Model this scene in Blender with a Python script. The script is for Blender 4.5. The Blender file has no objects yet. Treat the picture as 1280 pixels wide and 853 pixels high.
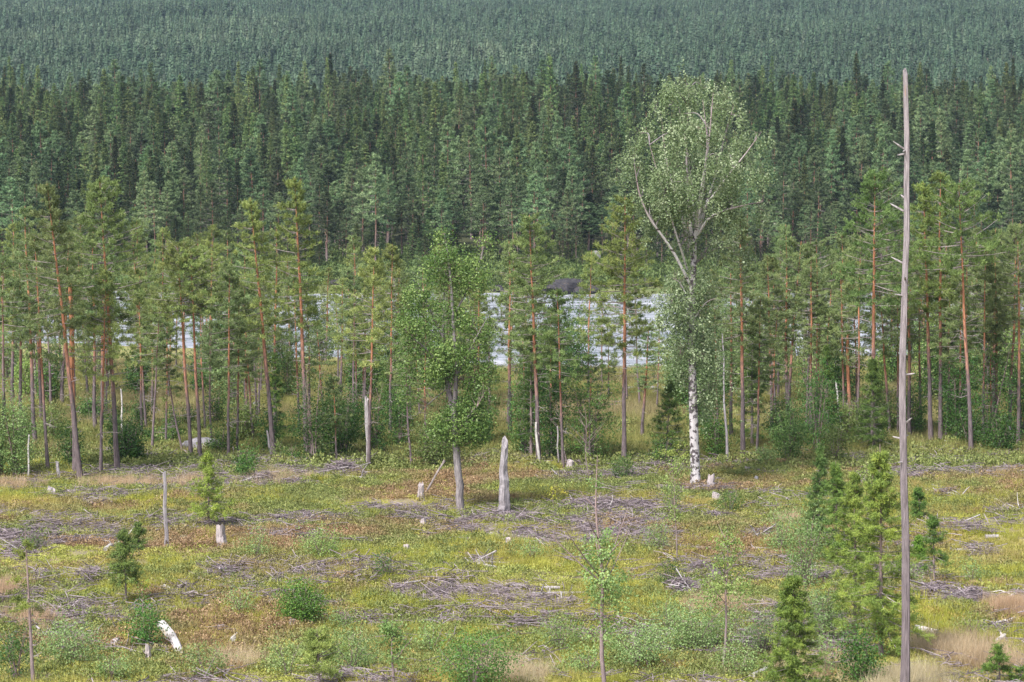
import bpy, math, random
import numpy as np
from mathutils import Vector

# ------------------------------------------------------------------ camera, sky, sun, exposure
S = bpy.context.scene
C = bpy.context.collection
F = 3555.6                      # focal length in photo pixels (1280 wide)
CAMZ, HOR = 16.0, 204.0         # camera height above the clearing, photo row of the horizon
PITCH = math.atan((426.5 - HOR) / F)
cam_d = bpy.data.cameras.new('camera'); cam_d.lens = 100; cam_d.sensor_width = 36
cam_d.clip_start = 1; cam_d.clip_end = 9000
cam_d.dof.use_dof = True; cam_d.dof.focus_distance = 125; cam_d.dof.aperture_fstop = 4.0
cam = bpy.data.objects.new('camera', cam_d); C.objects.link(cam)
cam.location = (0, 0, CAMZ); cam.rotation_euler = (math.pi / 2 - PITCH, 0, 0)
S.camera = cam

SUN_EL, SUN_AZ = math.radians(52), math.radians(215)   # azimuth clockwise from +Y: behind, to the left
W = bpy.data.worlds.new('World'); S.world = W; W.use_nodes = True
wn, wl = W.node_tree.nodes, W.node_tree.links
sky = wn.new('ShaderNodeTexSky'); sky.sky_type = 'NISHITA'; sky.sun_disc = False
sky.sun_elevation = SUN_EL; sky.sun_rotation = SUN_AZ; sky.air_density = 1.0; sky.dust_density = 3.0
hs = wn.new('ShaderNodeHueSaturation'); hs.inputs['Saturation'].default_value = 0.65   # cloud veil: nearly white sky
wl.new(sky.outputs[0], hs.inputs['Color'])
wl.new(hs.outputs[0], wn['Background'].inputs[0]); wn['Background'].inputs[1].default_value = 0.055
sun_d = bpy.data.lights.new('sun', 'SUN'); sun_d.energy = 1.5; sun_d.angle = math.radians(11); sun_d.color = (1, .97, .94)
sun = bpy.data.objects.new('sun', sun_d); C.objects.link(sun)
sv = Vector((math.sin(SUN_AZ) * math.cos(SUN_EL), math.cos(SUN_AZ) * math.cos(SUN_EL), math.sin(SUN_EL)))
sun.rotation_euler = sv.to_track_quat('Z', 'Y').to_euler()
vs = S.view_settings
vs.view_transform = 'Standard'; vs.look = 'None'; vs.gamma = 1; vs.exposure = 1.95
cy = S.cycles
cy.max_bounces = 5; cy.diffuse_bounces = 2; cy.glossy_bounces = 2; cy.transmission_bounces = 3
cy.volume_bounces = 1; cy.use_adaptive_sampling = True; cy.adaptive_threshold = 0.012
cy.use_denoising = True; cy.sample_clamp_indirect = 4

# ------------------------------------------------------------------ noise, terrain, pixels to points
def hash2(ix, iy, s):
    h = (ix.astype(np.int64) * 374761393 + iy.astype(np.int64) * 668265263 + s * 974634211) & 0x7fffffff
    h = (h ^ (h >> 13)) * 1274126177 & 0x7fffffff
    return ((h ^ (h >> 16)) & 0xffff) / 65535.0
def vn(x, y, sc, s=0):
    x = np.asarray(x, float) / sc; y = np.asarray(y, float) / sc
    ix, iy = np.floor(x), np.floor(y); fx, fy = x - ix, y - iy
    fx = fx * fx * (3 - 2 * fx); fy = fy * fy * (3 - 2 * fy)
    a = hash2(ix, iy, s); b = hash2(ix + 1, iy, s); c = hash2(ix, iy + 1, s); d = hash2(ix + 1, iy + 1, s)
    return (a * (1 - fx) + b * fx) * (1 - fy) + (c * (1 - fx) + d * fx) * fy
def fbm(x, y, sc, s=0, o=3):
    r = 0; a = 1; t = 0
    for i in range(o):
        r = r + a * vn(x, y, sc / 2 ** i, s + i * 17); t += a; a *= .5
    return r / t
TY = [-60, 0, 75, 100, 150, 180, 222, 234, 242, 378, 386, 396, 430, 480, 650, 800, 1000, 1800, 2300, 3500, 6000]
TZ = [22, 14.3, 0, 0, 0, -.2, -.9, -1.2, -3, -3, -.9, 0, .9, 4.0, 20.5, 23, 36, 107, 152, 250, 300]
def terr(x, y):
    x = np.asarray(x, float); y = np.asarray(y, float)
    yb = y + (fbm(x, y * 0, 26, 5) - .5) * 9 * np.clip((y - 170) / 40, 0, 1) * np.clip((420 - y) / 20, 0, 1)
    sh = (22 + 14 * np.clip((-x - 20) / 10, 0, 1)) * np.maximum(np.clip((-x - 4) / 14, 0, 1), np.clip((x - 13) / 12, 0, 1))    # the near bank reaches further out on both sides
    yb = yb - sh * np.clip((y - 180) / 30, 0, 1) * np.clip((372 - y) / 60, 0, 1)
    z = np.interp(yb, TY, TZ)
    near = np.clip((300 - y) / 60, 0, 1) * np.clip((y - 20) / 40, 0, 1)
    z = z + near * ((fbm(x, y, 14, 3) - .5) * .7 + (fbm(x, y, 2.6, 9, 2) - .5) * .38)
    far = np.clip((y - 388) / 60, 0, 1)
    z = z + far * (fbm(x, y, 9, 21) - .5) * .7 + np.clip((y - 440) / 200, 0, 1) * (fbm(x, y, 90, 31) - .5) * (5 + np.clip((y - 820) / 50, 0, 14))
    return z
def tz(x, y): return float(terr(x, y))
def ray(px, py):
    xc, yc = (px - 640) / F, (426.5 - py) / F
    c, s = math.cos(PITCH), math.sin(PITCH)
    return np.array([xc, c + s * yc, -s + c * yc])
def at(px, py, Y):
    r = ray(px, py); return np.array([0, 0, CAMZ]) + r * (Y / r[1])
_Y = np.linspace(55, 460, 6000)
def gp(px, py):
    r = ray(px, py); t = _Y / r[1]
    X = r[0] * t; Z = CAMZ + r[2] * t
    k = np.argmax(Z < terr(X, _Y))
    return np.array([X[k], _Y[k], tz(X[k], _Y[k])])
def ppm(Y): return F / Y          # photo pixels per metre at distance Y
WATER_Z = -1.55

# ------------------------------------------------------------------ mesh builder
def norm(v): return v / np.maximum(np.linalg.norm(v, axis=-1, keepdims=True), 1e-9)
class MB:
    def __init__(s): s.V = []; s.T = []; s.n = 0; s.Q = []; s.tm = []; s.qm = []; s.c = []
    def add(s, v, tri=None, quad=None, tint=None, m=0):
        v = np.asarray(v, float).reshape(-1, 3)
        s.V.append(v)
        s.c.append(np.full(len(v), .5) if tint is None else np.asarray(tint, float).reshape(-1))
        if tri is not None: s.T.append(np.asarray(tri).reshape(-1, 3) + s.n); s.tm.append(np.full(len(s.T[-1]), m))
        if quad is not None: s.Q.append(np.asarray(quad).reshape(-1, 4) + s.n); s.qm.append(np.full(len(s.Q[-1]), m))
        s.n += len(v)
    def tubes(s, P, R, sides=5, m=0, tint=None, cap=False):
        P = np.asarray(P, float); R = np.asarray(R, float)
        if P.ndim == 2: P = P[None]; R = R[None]
        N, k, _ = P.shape
        T = norm(np.gradient(P, axis=1))
        ref = np.where(np.abs(T[:, :1, 2:3]) > .8, np.array([1., .05, 0]), np.array([0, 0, 1.]))
        A = norm(np.cross(T, np.broadcast_to(ref, T.shape))); B = np.cross(T, A)
        a = np.arange(sides) * 2 * math.pi / sides
        V = P[:, :, None] + R[:, :, None, None] * (A[:, :, None] * np.cos(a)[:, None] + B[:, :, None] * np.sin(a)[:, None])
        idx = np.arange(N * k * sides).reshape(N, k, sides)
        j = np.roll(np.arange(sides), -1)
        q = np.stack([idx[:, :-1], idx[:, :-1][..., j], idx[:, 1:][..., j], idx[:, 1:]], -1)
        if tint is None: tt = np.broadcast_to(np.linspace(0, 1, k)[None, :, None], (N, k, sides))
        else: tt = np.broadcast_to(np.asarray(tint).reshape(-1, 1, 1), (N, k, sides))
        base = s.n
        s.add(V, quad=q, tint=tt, m=m)
        if cap:
            ends = []
            for e in (0, k - 1):
                for t in range(1, sides - 1):
                    o = idx[:, e]
                    ends.append(np.stack([o[:, 0], o[:, t + 1], o[:, t]] if e == 0 else [o[:, 0], o[:, t], o[:, t + 1]], -1))
            s.T.append(np.concatenate(ends) + base); s.tm.append(np.full(len(s.T[-1]), m))
    def blades(s, c, d, L, w, rng, tint, m=0, nrm=None):
        c = np.asarray(c, float); d = norm(d); N = len(c)
        f = rng.normal(size=(N, 3)) if nrm is None else norm(nrm) + rng.normal(size=(N, 3)) * .38   # faces turn outwards from their clump
        sd = norm(np.cross(d, f)) * (np.broadcast_to(w, N)[:, None] / 2)
        V = np.stack([c - sd, c + sd, c + d * np.broadcast_to(L, N)[:, None]], 1)
        s.add(V, tri=np.arange(N * 3), tint=np.repeat(tint, 3), m=m)
    def leaves(s, c, d, L, w, rng, tint, m=0, nrm=None):
        c = np.asarray(c, float); d = norm(d); N = len(c)
        L = np.broadcast_to(L, N)[:, None]; w = np.broadcast_to(w, N)[:, None]
        f = rng.normal(size=(N, 3)) if nrm is None else norm(nrm) + rng.normal(size=(N, 3)) * .38
        sd = norm(np.cross(d, f)) * w / 2
        V = np.stack([c, c + d * L * .45 + sd, c + d * L, c + d * L * .45 - sd], 1)
        s.add(V, quad=np.arange(N * 4), tint=np.repeat(tint, 4), m=m)
    def mesh(s, name, mats, smooth=False):
        me = bpy.data.meshes.new(name)
        V = np.concatenate(s.V)
        T = np.concatenate(s.T) if s.T else np.zeros((0, 3), int)
        Q = np.concatenate(s.Q) if s.Q else np.zeros((0, 4), int)
        li = np.concatenate([T.ravel(), Q.ravel()]).astype(np.int32)
        ls = np.concatenate([np.arange(len(T)) * 3, len(T) * 3 + np.arange(len(Q)) * 4]).astype(np.int32)
        mi = np.concatenate([np.concatenate(s.tm) if s.tm else [], np.concatenate(s.qm) if s.qm else []]).astype(np.int32)
        me.vertices.add(len(V)); me.vertices.foreach_set('co', V.ravel().astype(np.float32))
        me.loops.add(len(li)); me.loops.foreach_set('vertex_index', li)
        me.polygons.add(len(ls)); me.polygons.foreach_set('loop_start', ls)
        me.update(calc_edges=True)
        for mt in (mats if isinstance(mats, (list, tuple)) else [mats]): me.materials.append(mt)
        me.polygons.foreach_set('material_index', mi)
        me.polygons.foreach_set('use_smooth', np.full(len(ls), smooth))
        at_ = me.attributes.new('tint', 'FLOAT', 'POINT'); at_.data.foreach_set('value', np.concatenate(s.c).astype(np.float32))
        me.update()
        return me

def put(name, me, parent=None, loc=None, rot=None, scale=None):
    o = bpy.data.objects.new(name, me); C.objects.link(o)
    if parent is not None: o.parent = parent
    if loc is not None: o.location = loc
    if rot is not None: o.rotation_euler = rot
    if scale is not None: o.scale = scale
    return o
def tag(o, label, cat, group=None, kind=None):
    o['label'] = label
    if cat: o['category'] = cat
    if group: o['group'] = group
    if kind: o['kind'] = kind
    return o
def thing(name, label, cat, loc, group=None, parts=(), rot=None, scale=None, color=None):
    e = bpy.data.objects.new(name, None); C.objects.link(e); e.empty_display_size = .3
    e.location = loc
    if rot is not None: e.rotation_euler = rot
    if scale is not None: e.scale = scale
    tag(e, label, cat, group)
    first = None
    for pn, me in parts:
        p = put(pn, me, first if first is not None and pn in ('dead_branches', 'branch_stub', 'side_branch', 'limb') else e)
        first = first or p
        if color is not None: p.color = (*color, 1)
        if pn in ('dead_branches', 'stems'): p['kind'] = 'stuff'
    return e

# ------------------------------------------------------------------ materials
def new_mat(name):
    m = bpy.data.materials.new(name); m.use_nodes = True
    nt = m.node_tree; return m, nt.nodes, nt.links, nt.nodes['Principled BSDF']
def ramp(n, l, src, stops, interp='LINEAR'):
    r = n.new('ShaderNodeValToRGB'); r.color_ramp.interpolation = interp
    e = r.color_ramp.elements
    while len(e) < len(stops): e.new(.5)
    for i, (p, c) in enumerate(stops):
        e[i].position = p; e[i].color = (*c, 1)
    l.new(src, r.inputs[0]); return r.outputs[0]
def mixc(n, l, f, a, b, mode='MIX'):
    x = n.new('ShaderNodeMix'); x.data_type = 'RGBA'; x.blend_type = mode
    for inp, v in ((x.inputs[0], f), (x.inputs[6], a), (x.inputs[7], b)):
        if hasattr(v, 'links'): l.new(v, inp)
        elif isinstance(v, tuple): inp.default_value = (*v, 1)
        else: inp.default_value = v
    return x.outputs[2]
def math_n(n, l, op, a, b=0.0, clamp=False):
    x = n.new('ShaderNodeMath'); x.operation = op; x.use_clamp = clamp
    for inp, v in ((x.inputs[0], a), (x.inputs[1], b)):
        if hasattr(v, 'links'): l.new(v, inp)
        else: inp.default_value = v
    return x.outputs[0]
def noise(n, l, scale, detail=4, vec=None, rough=.6, coord='Object', stretch=None):
    t = n.new('ShaderNodeTexNoise'); t.inputs['Scale'].default_value = scale
    t.inputs['Detail'].default_value = detail; t.inputs['Roughness'].default_value = rough
    if vec is None:
        tc = n.new('ShaderNodeTexCoord'); vec = tc.outputs[coord]
        if stretch:
            mp = n.new('ShaderNodeMapping'); mp.inputs['Scale'].default_value = stretch
            l.new(vec, mp.inputs[0]); vec = mp.outputs[0]
    l.new(vec, t.inputs['Vector']); return t.outputs['Fac']
def attr(n, name, t='GEOMETRY'):
    a = n.new('ShaderNodeAttribute'); a.attribute_name = name; a.attribute_type = t
    return a.outputs['Fac']
def leaf_mat(name, stops, trans=.25, rand=.25, use_color=False, tone=None, rough=.55):
    """foliage: colour from the per-leaf tint, shifted a little per plant"""
    m, n, l, b = new_mat(name)
    col = ramp(n, l, attr(n, 'tint'), stops)
    oi = n.new('ShaderNodeObjectInfo')
    if tone: col = mixc(n, l, attr(n, 'tone', 'INSTANCER'), col, ramp(n, l, attr(n, 'tint'), tone))
    hsv = n.new('ShaderNodeHueSaturation')
    l.new(math_n(n, l, 'ADD', math_n(n, l, 'MULTIPLY', oi.outputs['Random'], rand * .06), .5 - rand * .03), hsv.inputs['Hue'])
    rv = math_n(n, l, 'FRACT', math_n(n, l, 'MULTIPLY', oi.outputs['Random'], 7.31))
    l.new(math_n(n, l, 'ADD', math_n(n, l, 'MULTIPLY', rv, rand * 1.6), 1 - rand * .8), hsv.inputs['Value'])
    l.new(col, hsv.inputs['Color']); col = hsv.outputs[0]
    if use_color: col = mixc(n, l, 1.0, col, oi.outputs['Color'], 'MULTIPLY')
    l.new(col, b.inputs['Base Color']); b.inputs['Roughness'].default_value = rough
    b.inputs['Specular IOR Level'].default_value = .25
    if trans:
        tr = n.new('ShaderNodeBsdfTranslucent'); l.new(col, tr.inputs[0])
        mx = n.new('ShaderNodeMixShader'); mx.inputs[0].default_value = trans
        l.new(b.outputs[0], mx.inputs[1]); l.new(tr.outputs[0], mx.inputs[2])
        l.new(mx.outputs[0], n['Material Output'].inputs[0])
    return m
def bark_mat(name, low, high, split=(.25, .5), var=.5, stretch=(6, 6, 1.2), patch=None, bump=.5, scale=2.0):
    """bark: low colour at the foot, high colour up the stem (tint = height fraction), broken by noise"""
    m, n, l, b = new_mat(name)
    nz = noise(n, l, scale, 5, stretch=stretch)
    h = math_n(n, l, 'ADD', attr(n, 'tint'), math_n(n, l, 'MULTIPLY', math_n(n, l, 'SUBTRACT', nz, .5), .35))
    col = ramp(n, l, h, [(split[0], low), (split[1], high)])
    dk = ramp(n, l, nz, [(.32, (1 - var,) * 3), (.62, (1.15,) * 3)])
    col = mixc(n, l, 1.0, col, dk, 'MULTIPLY')
    if patch:
        pn = noise(n, l, patch[1], 2, stretch=patch[2])
        col = mixc(n, l, ramp(n, l, pn, [(patch[3], (0, 0, 0)), (patch[3] + .05, (1, 1, 1))]), col, patch[0])
    l.new(col, b.inputs['Base Color']); b.inputs['Roughness'].default_value = .9
    b.inputs['Specular IOR Level'].default_value = .15
    bp = n.new('ShaderNodeBump'); bp.inputs['Strength'].default_value = bump; bp.inputs['Distance'].default_value = .03
    l.new(nz, bp.inputs['Height']); l.new(bp.outputs[0], b.inputs['Normal'])
    return m
M = {}
M['pine_leaf'] = leaf_mat('pine_needles', [(0, (.115, .155, .06)), (.5, (.205, .27, .10)), (1, (.34, .40, .165))], .28, .3, use_color=True)
M['spruce_leaf'] = leaf_mat('spruce_needles', [(0, (.08, .13, .035)), (.5, (.17, .24, .065)), (1, (.31, .38, .10))], .25, .2, use_color=True)
M['far_leaf'] = leaf_mat('far_needles', [(0, (.07, .11, .05)), (.5, (.125, .185, .085)), (1, (.21, .28, .13))], .2, .9)
M['far_spruce'] = leaf_mat('far_spruce_needles', [(0, (.045, .08, .03)), (.5, (.095, .145, .05)), (1, (.20, .25, .085))], .15, .95)
M['hill_leaf'] = leaf_mat('hill_needles', [(0, (.02, .04, .022)), (.5, (.045, .08, .042)), (1, (.085, .13, .066))], .1, .55, tone=[(0, (.06, .085, .05)), (.5, (.10, .14, .08)), (1, (.16, .20, .12))])
M['birch_leaf'] = leaf_mat('birch_leaves', [(0, (.12, .18, .075)), (.5, (.22, .295, .14)), (1, (.40, .47, .29))], .3, .1, rough=.4)
M['aspen_leaf'] = leaf_mat('aspen_leaves', [(0, (.06, .12, .027)), (.5, (.135, .225, .055)), (1, (.31, .41, .125))], .3, .1, rough=.4)
M['bush_leaf'] = leaf_mat('bush_leaves', [(0, (.05, .11, .03)), (.5, (.10, .19, .05)), (1, (.20, .30, .09))], .3, .3, use_color=True, rough=.45)
M['sap_leaf'] = leaf_mat('sapling_leaves', [(0, (.18, .26, .08)), (.5, (.30, .39, .14)), (1, (.46, .54, .24))], .35, .2, use_color=True, rough=.45)
M['pine_bark'] = bark_mat('pine_bark', (.17, .135, .14), (.52, .23, .13), (.25, .52))
M['pine_bark_grey'] = bark_mat('grey_pine_bark', (.21, .16, .17), (.30, .17, .13), (.4, .8))
M['far_bark'] = bark_mat('far_bark', (.24, .19, .19), (.36, .19, .13), (.15, .5))
M['twig'] = bark_mat('dead_twig', (.28, .24, .24), (.34, .29, .28), var=.4)
M['dead_wood'] = bark_mat('weathered_wood', (.30, .27, .285), (.36, .33, .345), var=.55, stretch=(9, 9, .7), scale=3)
M['pole_wood'] = bark_mat('pole_wood', (.21, .175, .185), (.34, .30, .31), (.2, .8), var=.5, stretch=(9, 9, .6), scale=3,
                          patch=((.42, .22, .11), 2.2, (1.2, 1.2, .45), .70))
M['log_wood'] = bark_mat('log_wood', (.33, .295, .30), (.42, .385, .39), var=.5, stretch=(7, 7, 1.5), scale=2.5)
M['pale_wood'] = bark_mat('pale_wood', (.50, .47, .45), (.58, .54, .52), var=.4)
M['brush'] = bark_mat('brushwood', (.11, .085, .09), (.34, .285, .305), (.0, 1.0), var=.3)
M['stump'] = bark_mat('stump_bark', (.36, .31, .31), (.46, .40, .40), var=.6, stretch=(8, 8, 1), scale=3)
M['birch_bark'] = bark_mat('birch_bark', (.56, .53, .54), (.46, .42, .43), var=.4, bump=.2,
                           patch=((.10, .085, .09), 2.4, (1.5, 1.5, 1.7), .50))
M['birch_limb'] = bark_mat('birch_limb', (.62, .58, .58), (.34, .26, .27), (.35, .8), var=.25, bump=.2,
                           patch=((.09, .07, .07), 2.5, (1, 1, 3), .6))
M['aspen_bark'] = bark_mat('aspen_bark', (.25, .215, .225), (.30, .27, .27), var=.5)
M['sap_bark'] = bark_mat('sapling_bark', (.27, .21, .21), (.30, .22, .21), var=.3)

def rock_mat(name, a, b_, lichen):
    m, n, l, b = new_mat(name)
    n1 = noise(n, l, 1.2, 6); n2 = noise(n, l, 3.5, 4)
    col = ramp(n, l, n1, [(.35, a), (.65, b_)])
    col = mixc(n, l, ramp(n, l, n2, [(.58, (0, 0, 0)), (.66, (1, 1, 1))]), col, lichen)
    l.new(col, b.inputs['Base Color']); b.inputs['Roughness'].default_value = .9
    bp = n.new('ShaderNodeBump'); bp.inputs['Strength'].default_value = .6; bp.inputs['Distance'].default_value = .1
    l.new(n1, bp.inputs['Height']); l.new(bp.outputs[0], b.inputs['Normal']); return m
M['rock_dark'] = rock_mat('dark_rock', (.018, .016, .02), (.045, .04, .047), (.10, .08, .06))
M['rock_pale'] = rock_mat('pale_rock', (.20, .19, .21), (.32, .30, .32), (.40, .37, .35))

# ground: soil, moss and litter under the plants
m, n, l, b = new_mat('ground_soil')
n1 = noise(n, l, .09, 5); n2 = noise(n, l, .6, 5); n3 = noise(n, l, 4, 3)
col = ramp(n, l, n1, [(.34, (.21, .22, .07)), (.46, (.32, .27, .12)), (.56, (.29, .22, .15)), (.66, (.20, .22, .07))])
col = mixc(n, l, ramp(n, l, n2, [(.45, (0, 0, 0)), (.62, (1, 1, 1))]), col, (.22, .19, .12))
col = mixc(n, l, ramp(n, l, n3, [(.55, (0, 0, 0)), (.7, (.8, .8, .8))]), col, (.30, .27, .12))
tc = n.new('ShaderNodeTexCoord'); sp = n.new('ShaderNodeSeparateXYZ'); l.new(tc.outputs['Object'], sp.inputs[0])
yy = sp.outputs[1]
mead = ramp(n, l, n2, [(.35, (.20, .21, .08)), (.6, (.30, .27, .11)), (.75, (.16, .18, .06))])
col = mixc(n, l, math_n(n, l, 'DIVIDE', math_n(n, l, 'SUBTRACT', yy, 152), 12, True), col, mead)
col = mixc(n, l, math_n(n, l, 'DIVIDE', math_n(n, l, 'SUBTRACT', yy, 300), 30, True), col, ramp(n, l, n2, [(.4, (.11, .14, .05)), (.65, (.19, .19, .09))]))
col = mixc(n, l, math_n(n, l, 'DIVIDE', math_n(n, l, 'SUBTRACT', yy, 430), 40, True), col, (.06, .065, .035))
l.new(col, b.inputs['Base Color']); b.inputs['Roughness'].default_value = .95; b.inputs['Specular IOR Level'].default_value = .1
bp = n.new('ShaderNodeBump'); bp.inputs['Strength'].default_value = .8; bp.inputs['Distance'].default_value = .12
l.new(n3, bp.inputs['Height']); l.new(bp.outputs[0], b.inputs['Normal']); M['ground'] = m

# river: white water with darker tongues
m, n, l, b = new_mat('river_rapids')
f1 = noise(n, l, .22, 4, stretch=(.22, 1.0, 1)); f2 = noise(n, l, .9, 4, stretch=(.3, 1, 1), rough=.55)
fm = math_n(n, l, 'ADD', math_n(n, l, 'MULTIPLY', f1, .5), math_n(n, l, 'MULTIPLY', f2, .5))
foam = ramp(n, l, fm, [(.36, (0, 0, 0)), (.68, (1, 1, 1))])
col = mixc(n, l, foam, (.15, .165, .195), (.50, .50, .54))
l.new(col, b.inputs['Base Color'])
l.new(ramp(n, l, foam, [(0, (.08,) * 3), (1, (.7,) * 3)]), b.inputs['Roughness']); b.inputs['IOR'].default_value = 1.33
bp = n.new('ShaderNodeBump'); bp.inputs['Strength'].default_value = .3; bp.inputs['Distance'].default_value = .2
l.new(f2, bp.inputs['Height']); l.new(bp.outputs[0], b.inputs['Normal']); M['river'] = m

# ------------------------------------------------------------------ the setting: ground, river
def grid(name, U, Yv, half, zf, mat):
    X = U[None, :] * half(Yv)[:, None]; Y = np.broadcast_to(Yv[:, None], X.shape)
    V = np.stack([X, Y, zf(X, Y)], -1).reshape(-1, 3)
    r, c = X.shape; i = np.arange(r * c).reshape(r, c)
    q = np.stack([i[:-1, :-1], i[:-1, 1:], i[1:, 1:], i[1:, :-1]], -1)
    mb = MB(); mb.add(V, quad=q); return mb.mesh(name, mat, True)
uu = np.linspace(-1, 1, 301); uu = np.sign(uu) * (.42 * np.abs(uu) + .58 * np.abs(uu) ** 4)
Yv = np.concatenate([np.arange(-40, 74, 3), np.arange(74, 165, .45), np.arange(165, 240, 1), np.arange(240, 378, 6),
                     np.arange(378, 450, 1.2), np.arange(450, 1000, 12), np.arange(1000, 3601, 40)])
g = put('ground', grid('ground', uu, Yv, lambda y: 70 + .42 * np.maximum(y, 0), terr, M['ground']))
g['kind'] = 'structure'; g['label'] = 'mossy clearing ground running on to the riverside and the hills'
def wz(x, y): return WATER_Z + (fbm(x * .35, y, 5, 41, 2) - .5) * .45
uw = np.linspace(-1, 1, 281)
r_ = put('river', grid('river', uw, np.arange(224, 398, .75), lambda y: 95 + 0 * y, wz, M['river']))
r_['kind'] = 'structure'; r_['label'] = 'foaming white water of the river'

# ------------------------------------------------------------------ tree makers
def bez(P0, P1, P2, s):
    s = s[..., None]; return (1 - s) ** 2 * P0 + 2 * s * (1 - s) * P1 + s * s * P2
def trunk_path(rng, H, k=9, wob=.012):
    z = np.linspace(0, H, k); w = np.cumsum(rng.normal(size=(k, 2)) * wob * H / 4, 0); w -= w[0]
    return np.stack([w[:, 0], w[:, 1], z], 1)
def on_trunk(P, z): return np.stack([np.interp(z, P[:, 2], P[:, i]) for i in range(2)] + [z], -1)

def conifer(seed, H=14., cb=.4, R=2., kind='pine', r0=None, whorl=.55, nbr=5, ntw=4, ntuft=4, nbl=8, bl=.2, bw=.03,
            lowdead=10, gap=.15, sides=8, clear=.02, topf=.68, bot=.5):
    """returns (trunk, crown, dead-branch) builders; z = 0 at the foot"""
    rng = np.random.default_rng(seed)
    TP = trunk_path(rng, H, 9, .010 if kind == 'pine' else .004)
    r0 = r0 or H * .0095
    tr = MB(); hf = np.linspace(0, 1, 9)
    rad = r0 * (1 - hf * .93) ** .8; rad[0] *= 1.35
    P = TP.copy(); P[0, 2] = -.35
    tr.tubes(P, rad, sides)
    z0 = cb * H
    zs = []; z = z0
    while z < H - .15:
        zs.append(z); z += whorl * rng.uniform(.7, 1.3) * (1 - .45 * (z - z0) / (H - z0))
    bz, ba = [], []
    for z in zs:
        k = max(2, int(nbr + rng.integers(-1, 2))); a0 = rng.uniform(0, 6.28)
        for j in range(k):
            if rng.random() > gap: bz.append(z + rng.normal() * .06); ba.append(a0 + j * 6.283 / k + rng.normal() * .25)
    bz = np.clip(np.array(bz), z0 * .98, H); ba = np.array(ba); N = len(bz)
    t = (bz - z0) / (H - z0)
    lop = 1 + .25 * np.cos(ba - rng.uniform(0, 6.28))
    if kind == 'pine':
        L = R * ((1 - t) ** topf * (bot + (1 - bot) * np.clip(t / .28, 0, 1)) + .10) * rng.uniform(.6, 1.15, N) * lop
        el = np.radians(-10 + 40 * t ** 1.3 + rng.normal(size=N) * 9); up = .22
    else:
        L = R * ((1 - t) ** .9 + .04) * rng.uniform(.65, 1.12, N) * np.clip(.6 + t / .12, 0, 1)
        el = np.radians(-22 + 62 * t ** 1.1 + rng.normal(size=N) * 6); up = .22
    dh = np.stack([np.cos(ba), np.sin(ba), 0 * ba], -1)
    D = dh * np.cos(el)[:, None] + np.array([0, 0, 1.]) * np.sin(el)[:, None]
    P0 = on_trunk(TP, bz); P1 = P0 + D * L[:, None] * .55
    P2 = P1 + norm(D + np.array([0, 0, up])) * L[:, None] * .5
    cr = MB()
    s = np.linspace(0, 1, 4)
    BP = bez(P0[:, None], P1[:, None], P2[:, None], np.broadcast_to(s, (N, 4)))
    br = (.012 + .010 * L)[:, None] * np.array([1, .75, .5, .2])
    cr.tubes(BP, br, 3, m=1, tint=np.full(N, .6))
    # side twigs
    s0 = .25 if kind == 'pine' else .1
    ts = rng.uniform(s0, 1, (N, ntw)); ts[:, 0] = 1.0
    A = bez(P0[:, None], P1[:, None], P2[:, None], ts)
    sg = rng.choice([-1, 1], (N, ntw)); ang = np.radians(rng.uniform(25, 70, (N, ntw))) * sg; ang[:, 0] = 0
    ca, sa = np.cos(ang), np.sin(ang)
    td = np.stack([dh[:, None, 0] * ca - dh[:, None, 1] * sa, dh[:, None, 0] * sa + dh[:, None, 1] * ca,
                   (.30 if kind == 'pine' else -.12) + rng.normal(size=(N, ntw)) * .2], -1)
    td = norm(td)
    tl = (L[:, None] * (.42 if kind == 'pine' else .38) * (1.15 - ts * .6) * rng.uniform(.6, 1.1, (N, ntw)))
    A2, td2, tl2 = A.reshape(-1, 3), td.reshape(-1, 3), tl.reshape(-1)
    clump = np.clip(.5 + rng.normal(size=(N, ntw)) * .2 + rng.normal(size=(N, 1)) * .12, .05, .95).reshape(-1)
    q = rng.uniform(.15, 1.05, (len(A2), ntuft))
    T = A2[:, None] + td2[:, None] * (tl2[:, None] * q)[..., None] + rng.normal(size=(len(A2), ntuft, 3)) * .05
    T = T.reshape(-1, 3); TD = np.repeat(td2, ntuft, 0); tc = np.repeat(clump, ntuft)
    nT = len(T)
    if kind == 'pine': bd = TD * .5 + np.array([0, 0, .45])
    else: bd = TD * .8 + np.array([0, 0, -.10])
    Bd = np.repeat(bd, nbl, 0) + rng.normal(size=(nT * nbl, 3)) * (.62 if kind == 'pine' else .5)
    ax = on_trunk(TP, np.clip(T[:, 2], 0, H)); rad_ = (T - ax) * [1, 1, 0]; rad_ = rad_ / (np.linalg.norm(rad_, axis=1, keepdims=True) + .15)
    twc = np.repeat(A2 + td2 * tl2[:, None] * .5 - [0, 0, .12], ntuft, 0); loc_ = norm(T - twc)
    nr = np.repeat(rad_ * .6 + loc_ * .55 + [0, 0, .55], nbl, 0) + norm(Bd) * .35
    tip = np.clip((T[:, 2] - z0) / (H - z0), 0, 1); bls = np.repeat(1 - .5 * tip ** 1.5, nbl)
    cr.blades(np.repeat(T, nbl, 0) + rng.normal(size=(nT * nbl, 3)) * bl * .15, Bd, bl * bls * rng.uniform(.6, 1.2, nT * nbl), bw, rng,
              np.clip(np.repeat(tc, nbl) + rng.normal(size=nT * nbl) * .08, 0, 1), nrm=nr)
    # leader
    dd = MB()
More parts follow.
